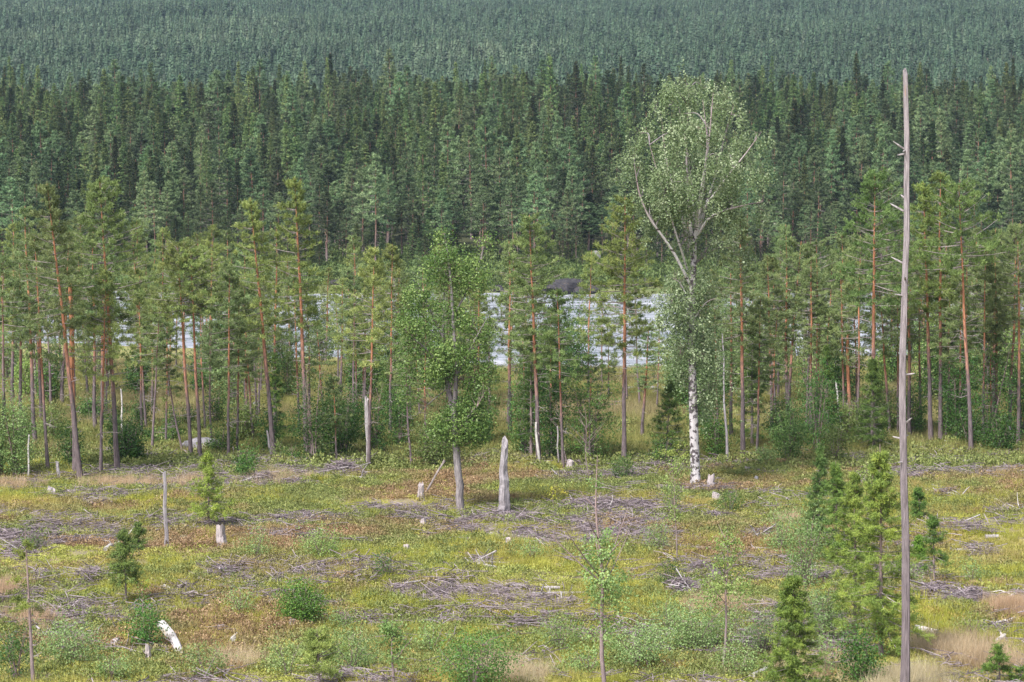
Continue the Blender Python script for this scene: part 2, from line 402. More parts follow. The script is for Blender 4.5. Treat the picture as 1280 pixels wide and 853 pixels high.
    if lowdead:
        k = lowdead; z = rng.uniform(.3 * z0, z0 * 1.15, k) if z0 > 1 else rng.uniform(.05 * H, .3 * H, k)
        a = rng.uniform(0, 6.28, k); Ld = rng.uniform(.3, .55, k) * R * rng.uniform(.5, 1.3, k)
        d = np.stack([np.cos(a), np.sin(a), rng.uniform(-.35, .35, k)], -1)
        p0 = on_trunk(TP, z); p1 = p0 + d * Ld[:, None] * .5; p2 = p0 + d * Ld[:, None] + rng.normal(size=(k, 3)) * .15 * Ld[:, None]
        dd.tubes(np.stack([p0, p1, p2], 1), np.broadcast_to([.02, .014, .005], (k, 3)), 3)
        # dead twigs
        dd.tubes(np.stack([p1, p1 + rng.normal(size=(k, 3)) * .22 * Ld[:, None], p1 + rng.normal(size=(k, 3)) * .35 * Ld[:, None]], 1),
                 np.broadcast_to([.01, .008, .004], (k, 3)), 3)
    return tr, cr, dd

def conifer_meshes(nm, leaf, bark, **kw):
    tr, cr, dd = conifer(**kw)
    parts = [('trunk', tr.mesh(nm + '_trunk', M[bark], True)), ('crown', cr.mesh(nm + '_crown', [M[leaf], M['twig']]))]
    if dd.n: parts.append(('dead_branches', dd.mesh(nm + '_dead', M['twig'])))
    return parts
def conifer_single(nm, leaf, bark, **kw):
    tr, cr, dd = conifer(**kw); mb = MB()
    mb.V = [np.concatenate(cr.V), np.concatenate(tr.V)]
    k = sum(len(v) for v in cr.V)
    mb.c = [np.concatenate(cr.c), np.concatenate(tr.c)]
    mb.T = cr.T + [x + k for x in tr.T]; mb.Q = cr.Q + [x + k for x in tr.Q]
    mb.tm = cr.tm + [x + 2 for x in tr.tm]; mb.qm = cr.qm + [x + 2 for x in tr.qm]; mb.n = k + tr.n
    o = bpy.data.objects.new(nm, mb.mesh(nm, [M[leaf], M['twig'], M[bark]])); return o

def broadleaf(seed, limbs, centers, spread, nleaf, L, w, strands=0, strand_len=.8, tw_r=.012, droop=.3, csd=.18, sides=7):
    """limbs: list of (points, radii); leaf clusters at centers, each joined to the nearest limb point by a twig"""
    rng = np.random.default_rng(seed); tr, cr = MB(), MB()
    LP, LR = [], []
    for P, R in limbs:
        P = np.asarray(P, float); k = max(4, len(P) * 3)
        t0 = np.linspace(0, 1, len(P)); t1 = np.linspace(0, 1, k)
        PP = np.stack([np.interp(t1, t0, P[:, i]) for i in range(3)], -1)
        ker = np.array([.25, .5, .25])
        for _ in range(2):
            Q = PP.copy()
            for i in range(3): Q[1:-1, i] = np.convolve(PP[:, i], ker, 'valid')
            PP = Q
        RR = np.interp(t1, t0, R)
        PP[1:-1] += rng.normal(size=(k - 2, 3)) * RR[1:-1, None] * .13
        tr.tubes(PP, RR, sides if RR[0] > .05 else 5)
        one = MB(); one.tubes(PP, RR, sides if RR[0] > .05 else 5); tr.single = getattr(tr, 'single', []) + [one]
        LP.append(PP[k // 4:]); LR.append(RR[k // 4:])
    LP = np.concatenate(LP); Cn = np.asarray(centers, float); N = len(Cn)
    # connect, preferring limb points below the cluster
    d = np.linalg.norm(Cn[:, None] - LP[None] , axis=-1) + np.clip(LP[None, :, 2] - Cn[:, None, 2], 0, None) * .8
    j = d.argmin(1); A = LP[j]; mid = (A + Cn) / 2 + rng.normal(size=(N, 3)) * .1 * np.linalg.norm(Cn - A, axis=1)[:, None]
    mid[:, 2] += .12 * np.linalg.norm(Cn - A, axis=1)
    tw = bez(A[:, None], mid[:, None], Cn[:, None], np.broadcast_to(np.linspace(0, 1, 5), (N, 5)))
    ln = np.linalg.norm(Cn - A, axis=1)
    cr.tubes(tw, (tw_r * (.5 + .5 * ln))[:, None] * np.array([1, .8, .6, .45, .2]), 3, m=1, tint=np.full(N, .7))
    ct = np.clip(.5 + rng.normal(size=N) * csd, .05, .95)
    sp = np.broadcast_to(spread, N)
    if strands:
        k = strands; st = Cn[:, None] + rng.normal(size=(N, k, 3)) * sp[:, None, None] * np.array([1, 1, .6])
        sl = strand_len * rng.uniform(.4, 1.3, (N, k)); per = max(1, nleaf // k)
        u = rng.uniform(0, 1, (N, k, per))
        off = rng.normal(size=(N, k, 1, 2)) * .35
        P = np.stack([st[..., None, 0] + off[..., 0] * u * sl[..., None], st[..., None, 1] + off[..., 1] * u * sl[..., None],
                      st[..., None, 2] - u * sl[..., None]], -1) + rng.normal(size=(N, k, per, 3)) * .05
        P = P.reshape(-1, 3); tt = np.repeat(ct, k * per)
    else:
        P = Cn[:, None] + rng.normal(size=(N, nleaf, 3)) * sp[:, None, None] * np.array([1, 1, .75])
        P = P.reshape(-1, 3); tt = np.repeat(ct, nleaf)
    n_ = len(P)
    D = rng.normal(size=(n_, 3)) + np.array([0, 0, -droop])
    cc_ = np.repeat(Cn, n_ // N, 0); gc = Cn.mean(0); gs = Cn.std(0) + .2
    nr = norm((P - cc_) / (np.repeat(sp, n_ // N)[:, None] * 1.5)) * .8 + (P - gc) / gs * .28 + [0, 0, .4] + norm(D) * .35
    cr.leaves(P, D, L * rng.uniform(.7, 1.25, n_), w * rng.uniform(.7, 1.2, n_), rng, np.clip(tt + rng.normal(size=n_) * .12, 0, 1), nrm=nr)
    return tr, cr
def in_ell(rng, n, c, r, shell=.0):
    v = norm(rng.normal(size=(n, 3))) * (rng.uniform(shell ** 3, 1, n) ** (1 / 3))[:, None]
    return np.array(c) + v * np.array(r)

# ------------------------------------------------------------------ near pines of the riverside stand
NP = {}
def np_(key, **kw): NP[key] = (kw['H'], kw['R'], conifer_meshes('pine_' + key, 'pine_leaf', kw.pop('bark', 'pine_bark'), **kw))
np_('A', seed=1, H=14., cb=.52, R=2.5, whorl=.42, nbr=6, ntw=6, ntuft=5, nbl=9, lowdead=14, gap=.1)
np_('A2', seed=2, H=14., cb=.42, R=2.2, whorl=.42, nbr=6, ntw=6, ntuft=5, nbl=8, lowdead=12, gap=.14)
np_('B', seed=3, H=12., cb=.66, R=2.2, whorl=.40, nbr=6, ntw=6, ntuft=5, nbl=9, lowdead=14, topf=.5, bot=.7)
np_('B2', seed=4, H=12., cb=.60, R=1.9, whorl=.42, nbr=5, ntw=6, ntuft=4, nbl=9, lowdead=12, topf=.55, bot=.6)
np_('C', seed=5, H=14., cb=.48, R=1.7, whorl=.45, nbr=5, ntw=5, ntuft=5, nbl=8, lowdead=16)
np_('C2', seed=6, H=14., cb=.42, R=1.5, whorl=.48, nbr=5, ntw=5, ntuft=4, nbl=8, lowdead=16, gap=.2)
np_('D', seed=7, H=11., cb=.48, R=1.45, whorl=.45, nbr=5, ntw=6, ntuft=4, nbl=8, lowdead=14, gap=.2, r0=.088)
np_('D2', seed=8, H=11., cb=.55, R=1.3, whorl=.45, nbr=5, ntw=5, ntuft=4, nbl=8, lowdead=16, gap=.25, r0=.085, bark='pine_bark_grey')
np_('D3', seed=9, H=10., cb=.40, R=1.6, whorl=.5, nbr=5, ntw=5, ntuft=5, nbl=7, lowdead=10, gap=.25, r0=.078)
np_('Y', seed=10, H=5., cb=.35, R=.9, whorl=.4, nbr=4, ntw=5, ntuft=4, nbl=8, lowdead=6, gap=.15, r0=.06)

MARKS = [(2, 'the pale birch thicket'), (75, 'the short grey post'), (92, 'the broken reddish stem'), (147, 'the stout dense pine'),
         (207, 'the slim grey post'), (245, 'the grey boulder'), (300, 'the toppled willow shrub'), (335, 'the white-tipped slash heap'),
         (392, 'the dark leafy thicket'), (430, 'the high brushwood heap'), (461, 'the bare-footed pale stem'), (525, 'the leaning dead stick'),
         (575, 'the leafy aspen'), (630, 'the pointed grey snag'), (672, 'the deep-crowned pine'), (735, 'the round dark alder thicket'),
         (778, 'the lone straight pine'), (800, 'the flat rock ledge'), (832, 'the dark spruce near the birch'), (870, 'the white-barked birch'),
         (909, 'the bare grey stem'), (946, 'the mossy mound'), (988, 'the pale green bush'), (1022, 'the dark bush'), (1058, 'the pair of thin stems'),
         (1092, 'the forest-edge spruce'), (1130, 'the tall bare pole'), (1170, 'the twin red pines'), (1212, 'the leaning pine'),
         (1250, 'the shady leafy thicket')]
LOOK = {'A': 'stout pine with broad dense crown', 'A2': 'tall pine with long deep crown', 'B': 'flat-topped pine with high crown', 'B2': 'pine with small rounded high crown',
        'C': 'tall slender orange-barked pine', 'C2': 'tall thin pine with narrow crown', 'D': 'slim pine with sparse narrow crown',
        'D2': 'thin grey-barked pine with sparse crown', 'D3': 'short open-crowned pine', 'Y': 'young thin pine'}
used = {}
def near_label(px, key, Y, pre=''):
    k = min(MARKS, key=lambda q: abs(q[0] - px))
    w = 'close beside' if abs(k[0] - px) < 9 else 'not far from'
    w = ('by ' if abs(k[0] - px) < 9 else 'near ') if Y < 162 else ('on the meadow behind ' if Y < 190 else 'near the river behind ')
    return f'{LOOK[key]} {w}{k[1]}'
rngL = np.random.default_rng(77)
def near_pine(bx, by, tx, ty, key, col=(1, 1, 1), label=None, wf=1.0):
    p = gp(bx, by); Hn, Rn, parts = NP[key]
    H = (by - ty) / ppm(p[1]); sc = H / Hn
    lean = math.atan2(tx - bx, by - ty)
    sx = max(.75, min(1.3, sc ** .5)) * wf
    return thing('pine_tree', label or near_label(bx, key, p[1]), 'pine', (p[0], p[1], p[2] - .02), 'pines of the riverside stand', parts,
                 rot=(rngL.normal() * .02, lean + rngL.normal() * .008, rngL.uniform(0, 6.28) if abs(lean) < .03 else 0), scale=(sx, sx, sc), color=col)
YEL, DK, NT, BL = (1.18, 1.12, .9), (.75, .82, .75), (1, 1, 1), (.9, 1.0, 1.05)
stand = [
 (147, 592, 130, 225, 'A', (.95, .98, .85)), (101, 602, 70, 226, 'C', NT), (60, 590, 48, 290, 'D', NT), (45, 560, 31, 256, 'C2', BL), (126, 594, 124, 335, 'D', YEL),
 (1, 597, 2, 310, 'D2', BL), (190, 568, 187, 365, 'D2', NT), (183, 541, 172, 335, 'D', YEL), (207, 563, 205, 385, 'D3', YEL), (229, 568, 206, 425, 'D2', NT),
 (239, 578, 226, 304, 'B', (1.15, 1.1, .9)), (250, 578, 243, 312, 'B', (1.1, 1.1, .9)), (265, 565, 262, 400, 'D2', NT), (286, 580, 281, 328, 'D', NT), (296, 570, 294, 350, 'D', NT),
 (317, 556, 309, 375, 'D', NT), (343, 575, 315, 247, 'C', YEL), (322, 535, 321, 350, 'D2', NT), (342, 545, 336, 285, 'C2', NT), (384, 575, 367, 222, 'C', (1.2, 1.15, .85)),
 (375, 548, 368, 345, 'D', DK), (421, 580, 417, 468, 'Y', NT), (442, 545, 441, 345, 'D2', BL), (461, 585, 454, 307, 'D', YEL), (488, 548, 481, 304, 'D', YEL),
 (515, 586, 511, 420, 'D2', NT), (532, 570, 530, 400, 'D3', NT), (637, 548, 634, 300, 'C2', NT), (674, 582, 660, 267, 'A2', (.9, .95, .85)), (704, 584, 697, 360, 'D', (.85, 1, .8)),
 (690, 562, 688, 390, 'D3', DK), (736, 580, 733, 440, 'D3', (.9, 1.1, .8)), (780, 580, 777, 245, 'A2', (1.25, 1.25, .9)), (784, 506, 783, 345, 'D2', NT), (800, 508, 795, 355, 'D2', BL),
 (761, 500, 760, 415, 'Y', NT), (821, 512, 820, 395, 'D', YEL), (897, 560, 894, 385, 'D', NT), (929, 575, 920, 268, 'C', NT), (946, 572, 942, 372, 'D', DK),
 (965, 540, 962, 318, 'D', NT), (983, 542, 977, 300, 'B2', NT), (1008, 546, 1003, 335, 'D2', NT), (1014, 548, 1012, 320, 'C2', NT), (1020, 545, 1017, 298, 'B2', NT),
 (1056, 548, 1049, 330, 'D', NT), (1092, 560, 1085, 215, 'A', (.8, .95, .75)), (1123, 548, 1120, 335, 'D', NT), (1164, 557, 1152, 228, 'C', (1.1, 1.15, .8)), (1176, 555, 1168, 214, 'C', (1.15, 1.15, .85)),
 (1214, 569, 1200, 230, 'B', (1.0, 1.1, .85)), (1229, 560, 1223, 305, 'D', NT), (1247, 560, 1246, 330, 'C2', NT), (1273, 563, 1270, 300, 'B2', NT), (1239, 560, 1236, 400, 'D3', DK),
 (1262, 555, 1256, 284, 'B', NT), (1182, 552, 1180, 390, 'D2', DK), (915, 552, 912, 330, 'C2', BL), (1137, 550, 1136, 300, 'C2', NT), (1200, 556, 1206, 340, 'D', NT),
]
for a in stand: near_pine(*a)
# trees set back towards the river; the gaps where the water shows stay open
rf = np.random.default_rng(11)
def blocked(px, by):
    return (598 < px < 650) or (684 < px < 835) or (345 < px < 360 and by < 520) or (395 < px < 415)
cnt = 0
while cnt < 160:
    px = rf.uniform(-40, 1320); by = 452 + 100 * rf.random() ** 1.3
    if blocked(px, by) and rf.random() > .12: continue
    Y = gp(px, by)[1]; H = rf.uniform(6.5, 11.5) * (1.1 if px > 850 or px < 330 else .95)
    key = rf.choice(['D', 'D2', 'D3', 'B2', 'C2', 'D', 'D3']); col = [NT, YEL, BL, (1.15, 1.1, .9), NT][rf.integers(5)]
    near_pine(px, by, px + rf.normal() * 5, by - H * ppm(Y), key, col); cnt += 1

# ------------------------------------------------------------------ the white-barked birch and the aspen
def locals_(bx, by, pts, rng, dep=.0):
    p = gp(bx, by); k = ppm(p[1])
    return p, k, lambda q, d=0.: np.array([(q[0] - bx) / k, d, (by - q[1]) / k])
rb = np.random.default_rng(5)
pB, kB, LB = locals_(870, 605, None, rb)
def limb(L, pts, r, deps): return (np.array([L(q, d) for q, d in zip(pts, deps)]), np.interp(np.linspace(0, 1, len(pts)), np.linspace(0, 1, len(r)), r))
main = limb(LB, [(870, 614), (869, 590), (866, 500), (863, 400), (866, 330), (867, 290)], [.31, .245, .215, .185, .155, .13], [0, 0, 0, 0, 0, 0])
limbsB = [
 limb(LB, [(866, 330), (860, 260), (856, 190), (860, 110)], [.13, .09, .05, .012], [0, .1, .2, .3]),
 limb(LB, [(867, 300), (876, 240), (884, 170), (888, 115)], [.12, .08, .04, .012], [0, -.3, -.6, -.8]),
 limb(LB, [(861, 352), (838, 308), (812, 276), (797, 246), (790, 205)], [.085, .07, .055, .04, .015], [0, -.5, -1.0, -1.3, -1.4]),
 limb(LB, [(870, 292), (885, 268), (915, 257), (950, 250)], [.08, .06, .04, .015], [0, -.4, -.8, -1.0]),
 limb(LB, [(864, 310), (845, 245), (832, 200), (826, 140)], [.10, .07, .04, .012], [0, .5, 1., 1.2]),
 limb(LB, [(872, 285), (893, 222), (906, 170), (918, 130)], [.09, .06, .035, .012], [0, .6, 1.2, 1.5]),
 limb(LB, [(877, 262), (903, 222), (932, 185), (945, 165)], [.07, .05, .03, .012], [0, -.9, -1.5, -1.8]),
 limb(LB, [(858, 335), (846, 300), (830, 255), (808, 180)], [.06, .05, .03, .012], [0, -1.0, -1.8, -2.0]),
 limb(LB, [(866, 300), (868, 250), (862, 190), (850, 130)], [.07, .05, .03, .012], [0, 1.2, 2.2, 2.6]),
 limb(LB, [(868, 280), (874, 230), (880, 180), (872, 125)], [.06, .05, .03, .012], [0, -1.2, -2.2, -2.6]),
 limb(LB, [(865, 400), (880, 375), (893, 370)], [.05, .03, .01], [0, -.5, -.9]),
 limb(LB, [(863, 380), (848, 350), (838, 345)], [.05, .03, .01], [0, -.5, -.8]),
 limb(LB, [(866, 500), (885, 480), (895, 478)], [.035, .02, .01], [0, .3, .5]),
]
def E(L, k, q, rx, ry, rd, n, rng, shell=0., d=0.): return in_ell(rng, n, L(q, d), (rx / k, rd, ry / k), shell)
lobes = LB((866, 212)) + (E(LB, kB, (866, 212), 82, 92, 3.0, 48, rb, .55) - LB((866, 212))) * rb.uniform(.74, 1.13, (48, 1))
lobes = np.concatenate([lobes, [LB(q_, rb.normal()) for q_ in ((832, 112), (856, 106), (880, 108), (905, 118), (818, 135), (925, 145), (940, 165), (800, 165), (845, 130), (890, 130), (790, 195), (945, 215), (950, 260), (800, 235),
    (850, 350), (838, 372), (868, 372), (885, 360), (842, 402), (878, 408), (892, 430), (884, 455), (850, 440), (890, 485), (878, 500), (905, 300), (930, 310), (880, 325))]])
pts_ = np.concatenate([np.stack([np.interp(np.linspace(0, len(P) - 1, 12), range(len(P)), P[:, i]) for i in range(3)], -1)[3:] for P, _ in limbsB] + [np.stack([np.interp(np.linspace(2, 4, 12), range(6), main[0][:, i]) for i in range(3)], -1)])
for q_ in lobes:
    dq = np.linalg.norm(pts_ - q_, axis=1) + np.clip(pts_[:, 2] - q_[2] + .3, 0, None) * 1.5
    a_ = pts_[dq.argmin()]; mq = (a_ + q_) / 2 + [0, 0, .18 * np.linalg.norm(q_ - a_)] + rb.normal(size=3) * .12
    limbsB.append((np.array([a_, mq, q_]), np.array([.035, .024, .008])))
cB = np.concatenate([in_ell(rb, int(rb.integers(8, 16)), q_, (rb.uniform(.4, .85), .65, rb.uniform(.5, 1.2))) for q_ in lobes] + [E(LB, kB, (856, 378), 36, 58, 1.4, 120, rb), E(LB, kB, (884, 445), 22, 62, 1.0, 62, rb), E(LB, kB, (846, 440), 14, 40, .8, 22, rb)])
trB, crB = broadleaf(21, limbsB, cB, .24, 52, .115, .085, strands=4, strand_len=.95, csd=.26, tw_r=.006)
mt = MB(); mt.tubes(np.array([np.interp(np.linspace(0, 5, 26), range(6), main[0][:, i]) for i in range(3)]).T, np.interp(np.linspace(0, 5, 26), range(6), main[1]), 12)
t = thing('birch_tree', 'big old birch with white bark and wide drooping crown', 'birch', (pB[0], pB[1], pB[2] - .02), None,
          [('trunk', mt.mesh('birch_trunk', M['birch_bark'], True)), *[('limb', q_.mesh('birch_limb', M['birch_limb' if i_ < 13 else 'aspen_bark'], True)) for i_, q_ in enumerate(trB.single)],
           ('crown', crB.mesh('birch_crown', [M['birch_leaf'], M['sap_bark']]))])

pA, kA, LA = locals_(575, 643, None, rb)
limbsA = [
 limb(LA, [(576, 650), (575, 630), (572, 570), (567, 505)], [.24, .19, .17, .15], [0, 0, 0, 0]),
 limb(LA, [(567, 515), (558, 480), (553, 420), (556, 355)], [.11, .10, .06, .02], [0, .1, .2, .2]),
 limb(LA, [(568, 515), (571, 470), (567, 400), (563, 335), (556, 290)], [.12, .10, .07, .05, .012], [0, -.1, -.2, -.2, -.2]),
 limb(LA, [(570, 545), (583, 520), (597, 505)], [.05, .035, .012], [0, -.4, -.7]), limb(LA, [(570, 470), (595, 420), (612, 390)], [.06, .04, .012], [0, -.5, -.8]),
 limb(LA, [(556, 460), (530, 430), (510, 415)], [.05, .035, .012], [0, -.3, -.6]), limb(LA, [(566, 395), (588, 355), (603, 318), (606, 296)], [.05, .035, .02, .01], [0, .3, .5, .5]),
 limb(LA, [(554, 420), (535, 380), (522, 352)], [.045, .03, .01], [0, .4, .7]), limb(LA, [(563, 345), (546, 330), (540, 320)], [.04, .03, .01], [0, .2, .3]),
 limb(LA, [(566, 480), (540, 500), (520, 520)], [.04, .03, .01], [0, .5, .9]),
]
ra = np.random.default_rng(9)
cA = np.concatenate([E(LA, kA, (562, 335), 34, 32, 1.1, 70, ra), E(LA, kA, (556, 296), 8, 14, .3, 8, ra), E(LA, kA, (606, 300), 8, 9, .3, 5, ra), E(LA, kA, (594, 345), 22, 26, .9, 30, ra),
    E(LA, kA, (545, 398), 50, 26, 1.4, 70, ra), E(LA, kA, (562, 448), 36, 24, 1.2, 95, ra), E(LA, kA, (510, 430), 16, 40, .8, 34, ra), E(LA, kA, (581, 529), 32, 32, 1.0, 150, ra), E(LA, kA, (596, 485), 16, 22, .7, 26, ra), E(LA, kA, (545, 540), 12, 18, .6, 16, ra), E(LA, kA, (545, 470), 22, 14, .8, 20, ra),
    E(LA, kA, (600, 415), 20, 26, .9, 28, ra), E(LA, kA, (604, 462), 14, 18, .6, 14, ra), E(LA, kA, (522, 372), 18, 22, .7, 22, ra), E(LA, kA, (512, 490), 12, 16, .5, 8, ra)])
trA, crA = broadleaf(22, limbsA, cA, .25, 50, .105, .08, csd=.24)
thing('aspen_tree', 'leafy aspen with grey forked trunk standing out in the clearing', 'aspen', (pA[0], pA[1], pA[2] - .02), None,
      [('trunk', trA.single[0].mesh('aspen_trunk', M['aspen_bark'], True)), *[('limb', q_.mesh('aspen_limb', M['aspen_bark'], True)) for q_ in trA.single[1:]], ('crown', crA.mesh('aspen_crown', [M['aspen_leaf'], M['sap_bark']]))])

# ------------------------------------------------------------------ leafy bushes, thickets, saplings
SEED = [100]
def bush(px, by, w, h, label, leaf='bush_leaf', col=NT, dens=1.0, L=.10, name='leafy_bush', cat='bush', group=None, up=.5, Lw=.7):
    SEED[0] += 1; rg = np.random.default_rng(SEED[0]); p = gp(px, by); k = ppm(p[1]); W_, Hh = w / k / 2, h / k
    ns = int(rg.integers(5, 9)); limbs = []
    for i in range(ns):
        a = rg.uniform(0, 6.28); r = W_ * rg.uniform(.2, .75); z = Hh * rg.uniform(.6, .95)
        P = np.array([[0, 0, -.1], [r * .35 * math.cos(a), r * .35 * math.sin(a), z * .4], [r * math.cos(a), r * math.sin(a), z]])
        P[0, :2] = rg.normal(size=2) * W_ * .12
        limbs.append((P, np.array([.03, .022, .008]) * max(.6, min(1.6, Hh / 2))))
    n_ = max(10, int(40 * dens * W_ * W_ * Hh ** .7 / .5)); n_ = min(n_, 190)
    c = in_ell(rg, n_, (0, 0, Hh * up), (W_ * .9, W_ * .8, Hh * (1 - up) * .95), .4)
    c[:, 2] = np.maximum(c[:, 2], .12)
    c *= (1 + .18 * rg.normal(size=(n_, 1)))
    tr, cr = broadleaf(SEED[0], limbs, c, .16 + .05 * W_, 26, L, L * Lw, csd=.2, tw_r=.008)
    return thing(name, label, cat, (p[0], p[1], p[2]), group, [('stems', tr.mesh('bush_stems', M['sap_bark'], True)), ('foliage', cr.mesh('bush_leaves', [M[leaf], M['sap_bark']]))], color=col)
DKG, PALE, GRY = (.62, .75, .62), (1.15, 1.1, 1.15), (1.1, 1.1, 1.5)
G1 = 'thickets along the forest edge'
bush(392, 582, 66, 125, 'dark green leafy thicket among the pine stems by the brushwood heap', col=DKG, dens=1.3, group=G1)
bush(430, 575, 44, 95, 'dark leafy alder bush behind the brushwood heap', col=DKG, dens=1.2, group=G1)
bush(338, 572, 30, 75, 'slim dark bush squeezed between two red pine stems', col=DKG, group=G1)
bush(360, 500, 30, 70, 'small green bush on the meadow behind the dark thicket', col=NT, group=G1)
bush(738, 580, 80, 128, 'round dark alder thicket left of the lone straight pine', col=(.7, .85, .65), dens=1.4, group=G1)
bush(690, 578, 46, 100, 'dark bush at the foot of the deep-crowned pine', col=DKG, dens=1.2, group=G1)
bush(655, 570, 40, 105, 'bush behind the pointed grey snag', col=(.8, .9, .8), group=G1)
bush(690, 505, 60, 125, 'tall dark green alder standing at the near riverbank', col=(.7, .85, .7), dens=1.2, group=G1, L=.13)
bush(720, 480, 46, 95, 'leafy alder at the water\'s edge beside the open river', col=(.8, .95, .75), group=G1, L=.13)
bush(470, 570, 36, 80, 'grey-green bush behind the pale-footed stem', col=(.8, .95, .85), group=G1)
bush(500, 565, 36, 75, 'green bush beside the reddish stem left of the aspen', col=(.85, .95, .8), group=G1)
bush(600, 560, 40, 70, 'green bush in the shade behind the aspen', col=(.8, .95, .75), group=G1)
bush(1022, 572, 56, 120, 'dark leafy bush behind the pale green bush', col=(.62, .8, .65), dens=1.3, group=G1)
bush(985, 578, 50, 66, 'pale green rounded bush in front of the dark bush', col=PALE, dens=1.4, group=G1)
bush(958, 586, 28, 32, 'small yellow-green bush at the foot of the pale bush', leaf='sap_leaf', col=NT, dens=1.4, group=G1)
bush(1236, 560, 80, 130, 'shady leafy thicket by the thin pine stems', col=(.6, .8, .62), dens=1.3, group=G1)
bush(1195, 556, 40, 105, 'dark bush between the twin red pines and the leaning pine', col=(.62, .8, .65), dens=1.2, group=G1)
bush(1278, 552, 46, 110, 'dark bush at the end of the shady thicket', col=(.62, .8, .65), dens=1.2, group=G1)
bush(895, 575, 40, 60, 'low dark bush on the mossy mound by the birch', col=(.75, .85, .6), group=G1)
bush(885, 555, 56, 120, 'grey-green willow behind the birch trunk', col=(.9, 1.05, .9), group=G1, L=.11)
bush(20, 598, 56, 105, 'pale birch thicket with thin white stems', leaf='sap_leaf', col=(.7, .82, .75), dens=1.1, group=G1)
bush(-12, 600, 50, 120, 'leafy edge of the pale thicket beside a grey-barked pine', leaf='sap_leaf', col=(.7, .82, .75), dens=1.1, group=G1)
bush(160, 578, 36, 60, 'grey-green bush by the foot of the stout dense pine', col=(.9, .95, .9), group=G1)
bush(88, 585, 36, 60, 'bush among the leaning stems left of the stout dense pine', col=(.8, .9, .8), group=G1)
bush(215, 560, 30, 50, 'small bush beside the grey boulder', col=(.9, 1, .8), group=G1)
bush(306, 600, 30, 40, 'toppled willow shrub with green leaves on the slash', col=(.9, 1.1, .9), dens=1.5, group=G1)
bush(120, 480, 50, 70, 'yellow-green bush on the meadow behind the pine stems', leaf='sap_leaf', col=(.75, .8, .7), group=G1)
bush(1140, 548, 40, 70, 'bush behind the tall bare pole', col=(.8, .9, .75), group=G1)
re_ = np.random.default_rng(35); k_ = 0
while k_ < 40:
    px = re_.uniform(-10, 1290); by = re_.uniform(530, 588); h = re_.uniform(18, 62)
    if 700 < px < 850 and by < 560: continue
    mk = min(MARKS, key=lambda q: abs(q[0] - px))[1]
    bush(px, by, h * re_.uniform(.6, 1.1), h, ['low dark bush', 'small grey-green shrub', 'yellow-green shrub', 'dark twiggy shrub'][k_ % 4] + (' under the pines behind ' if by < 562 else ' at the pine feet near ') + mk,
         leaf=['bush_leaf', 'bush_leaf', 'sap_leaf', 'bush_leaf'][k_ % 4], col=[(.7, .85, .65), (1, 1.05, 1), (.6, .62, .5), (.75, .8, .7)][k_ % 4], name='edge_shrub', cat='shrub', group='shrubs under the pines', dens=.8, L=.11); k_ += 1
# riverside birch and willow scrub
rs_ = np.random.default_rng(31); k_ = 0
while k_ < 64:
    px = rs_.uniform(-30, 1310)
    if 596 < px < 655 or 690 < px < 840: continue
    by = rs_.uniform(452, 515); h = rs_.uniform(45, 120)
    bush(px, by, h * rs_.uniform(.45, .75), h, ['grey-green willow', 'pale birch', 'dull green willow', 'light green birch', 'bright willow', 'yellowish birch'][k_ % 6] + ' scrub near the river behind ' + min(MARKS, key=lambda q: abs(q[0] - px))[1], leaf=['bush_leaf', 'sap_leaf'][k_ % 2],
         col=[(1.1, 1.1, 1.1), (.75, .85, .85), (.95, 1.05, .8)][k_ % 3], name='riverside_scrub', group='scrub along the near riverbank', L=.14, dens=.7); k_ += 1
# shrubs in the clearing
G2 = 'shrubs in the clearing'
bush(184, 812, 46, 58, 'bright green bush next to the white weathered log', col=(1, 1.25, .9), dens=2.2, group=G2, L=.075)
bush(377, 780, 60, 52, 'dense green bush with a dead twig through it', col=(1, 1.15, .75), dens=2.4, group=G2, L=.075)
bush(592, 862, 110, 72, 'wide grey-green willow bush low in the clearing', col=(1.05, 1.15, 1.0), dens=2., group=G2, L=.07)
bush(838, 735, 40, 36, 'round dull green juniper-like bush beside the uprooted root plate', col=(.75, .85, .7), dens=3, group=G2, L=.06, Lw=.4)
bush(1075, 858, 56, 66, 'leafy green bush at the foot of the yellow-green spruces', col=(.95, 1.2, .9), dens=2, group=G2, L=.08)
bush(870, 815, 90, 60, 'spreading willow scrub below the slim birch sapling', leaf='sap_leaf', col=(.85, .95, .95), dens=1.3, group=G2, L=.07)
bush(800, 835, 80, 56, 'low pale willow scrub beside the tall thin birch', leaf='sap_leaf', col=(.85, .95, 1), dens=1.2, group=G2, L=.07)
bush(440, 842, 70, 56, 'pale green scrub beside the soft young pine', leaf='sap_leaf', col=(.85, .95, .9), dens=1.2, group=G2, L=.07)
bush(360, 845, 60, 50, 'pale scrub left of the soft young pine', leaf='sap_leaf', col=(.9, .95, .9), dens=1.0, group=G2, L=.07)
bush(90, 830, 80, 55, 'sparse pale scrub beside the nearly bare spruce', leaf='sap_leaf', col=(.8, .9, .9), dens=1.0, group=G2, L=.07)
bush(20, 850, 60, 70, 'sparse dark scrub left of the nearly bare spruce', col=(.9, 1, 1), dens=1.0, group=G2, L=.07)
bush(255, 850, 60, 48, 'pale scrub right of the white weathered log', leaf='sap_leaf', col=(.9, .95, .9), dens=1.0, group=G2, L=.07)
bush(1030, 800, 60, 80, 'pale green birch bush between the young spruces', leaf='sap_leaf', col=(.8, .95, .95), dens=1.4, group=G2, L=.07)
bush(1005, 735, 56, 95, 'light green birch bush beside the dark spruce pair', leaf='sap_leaf', col=(.8, .95, .9), dens=1.2, group=G2, L=.075)
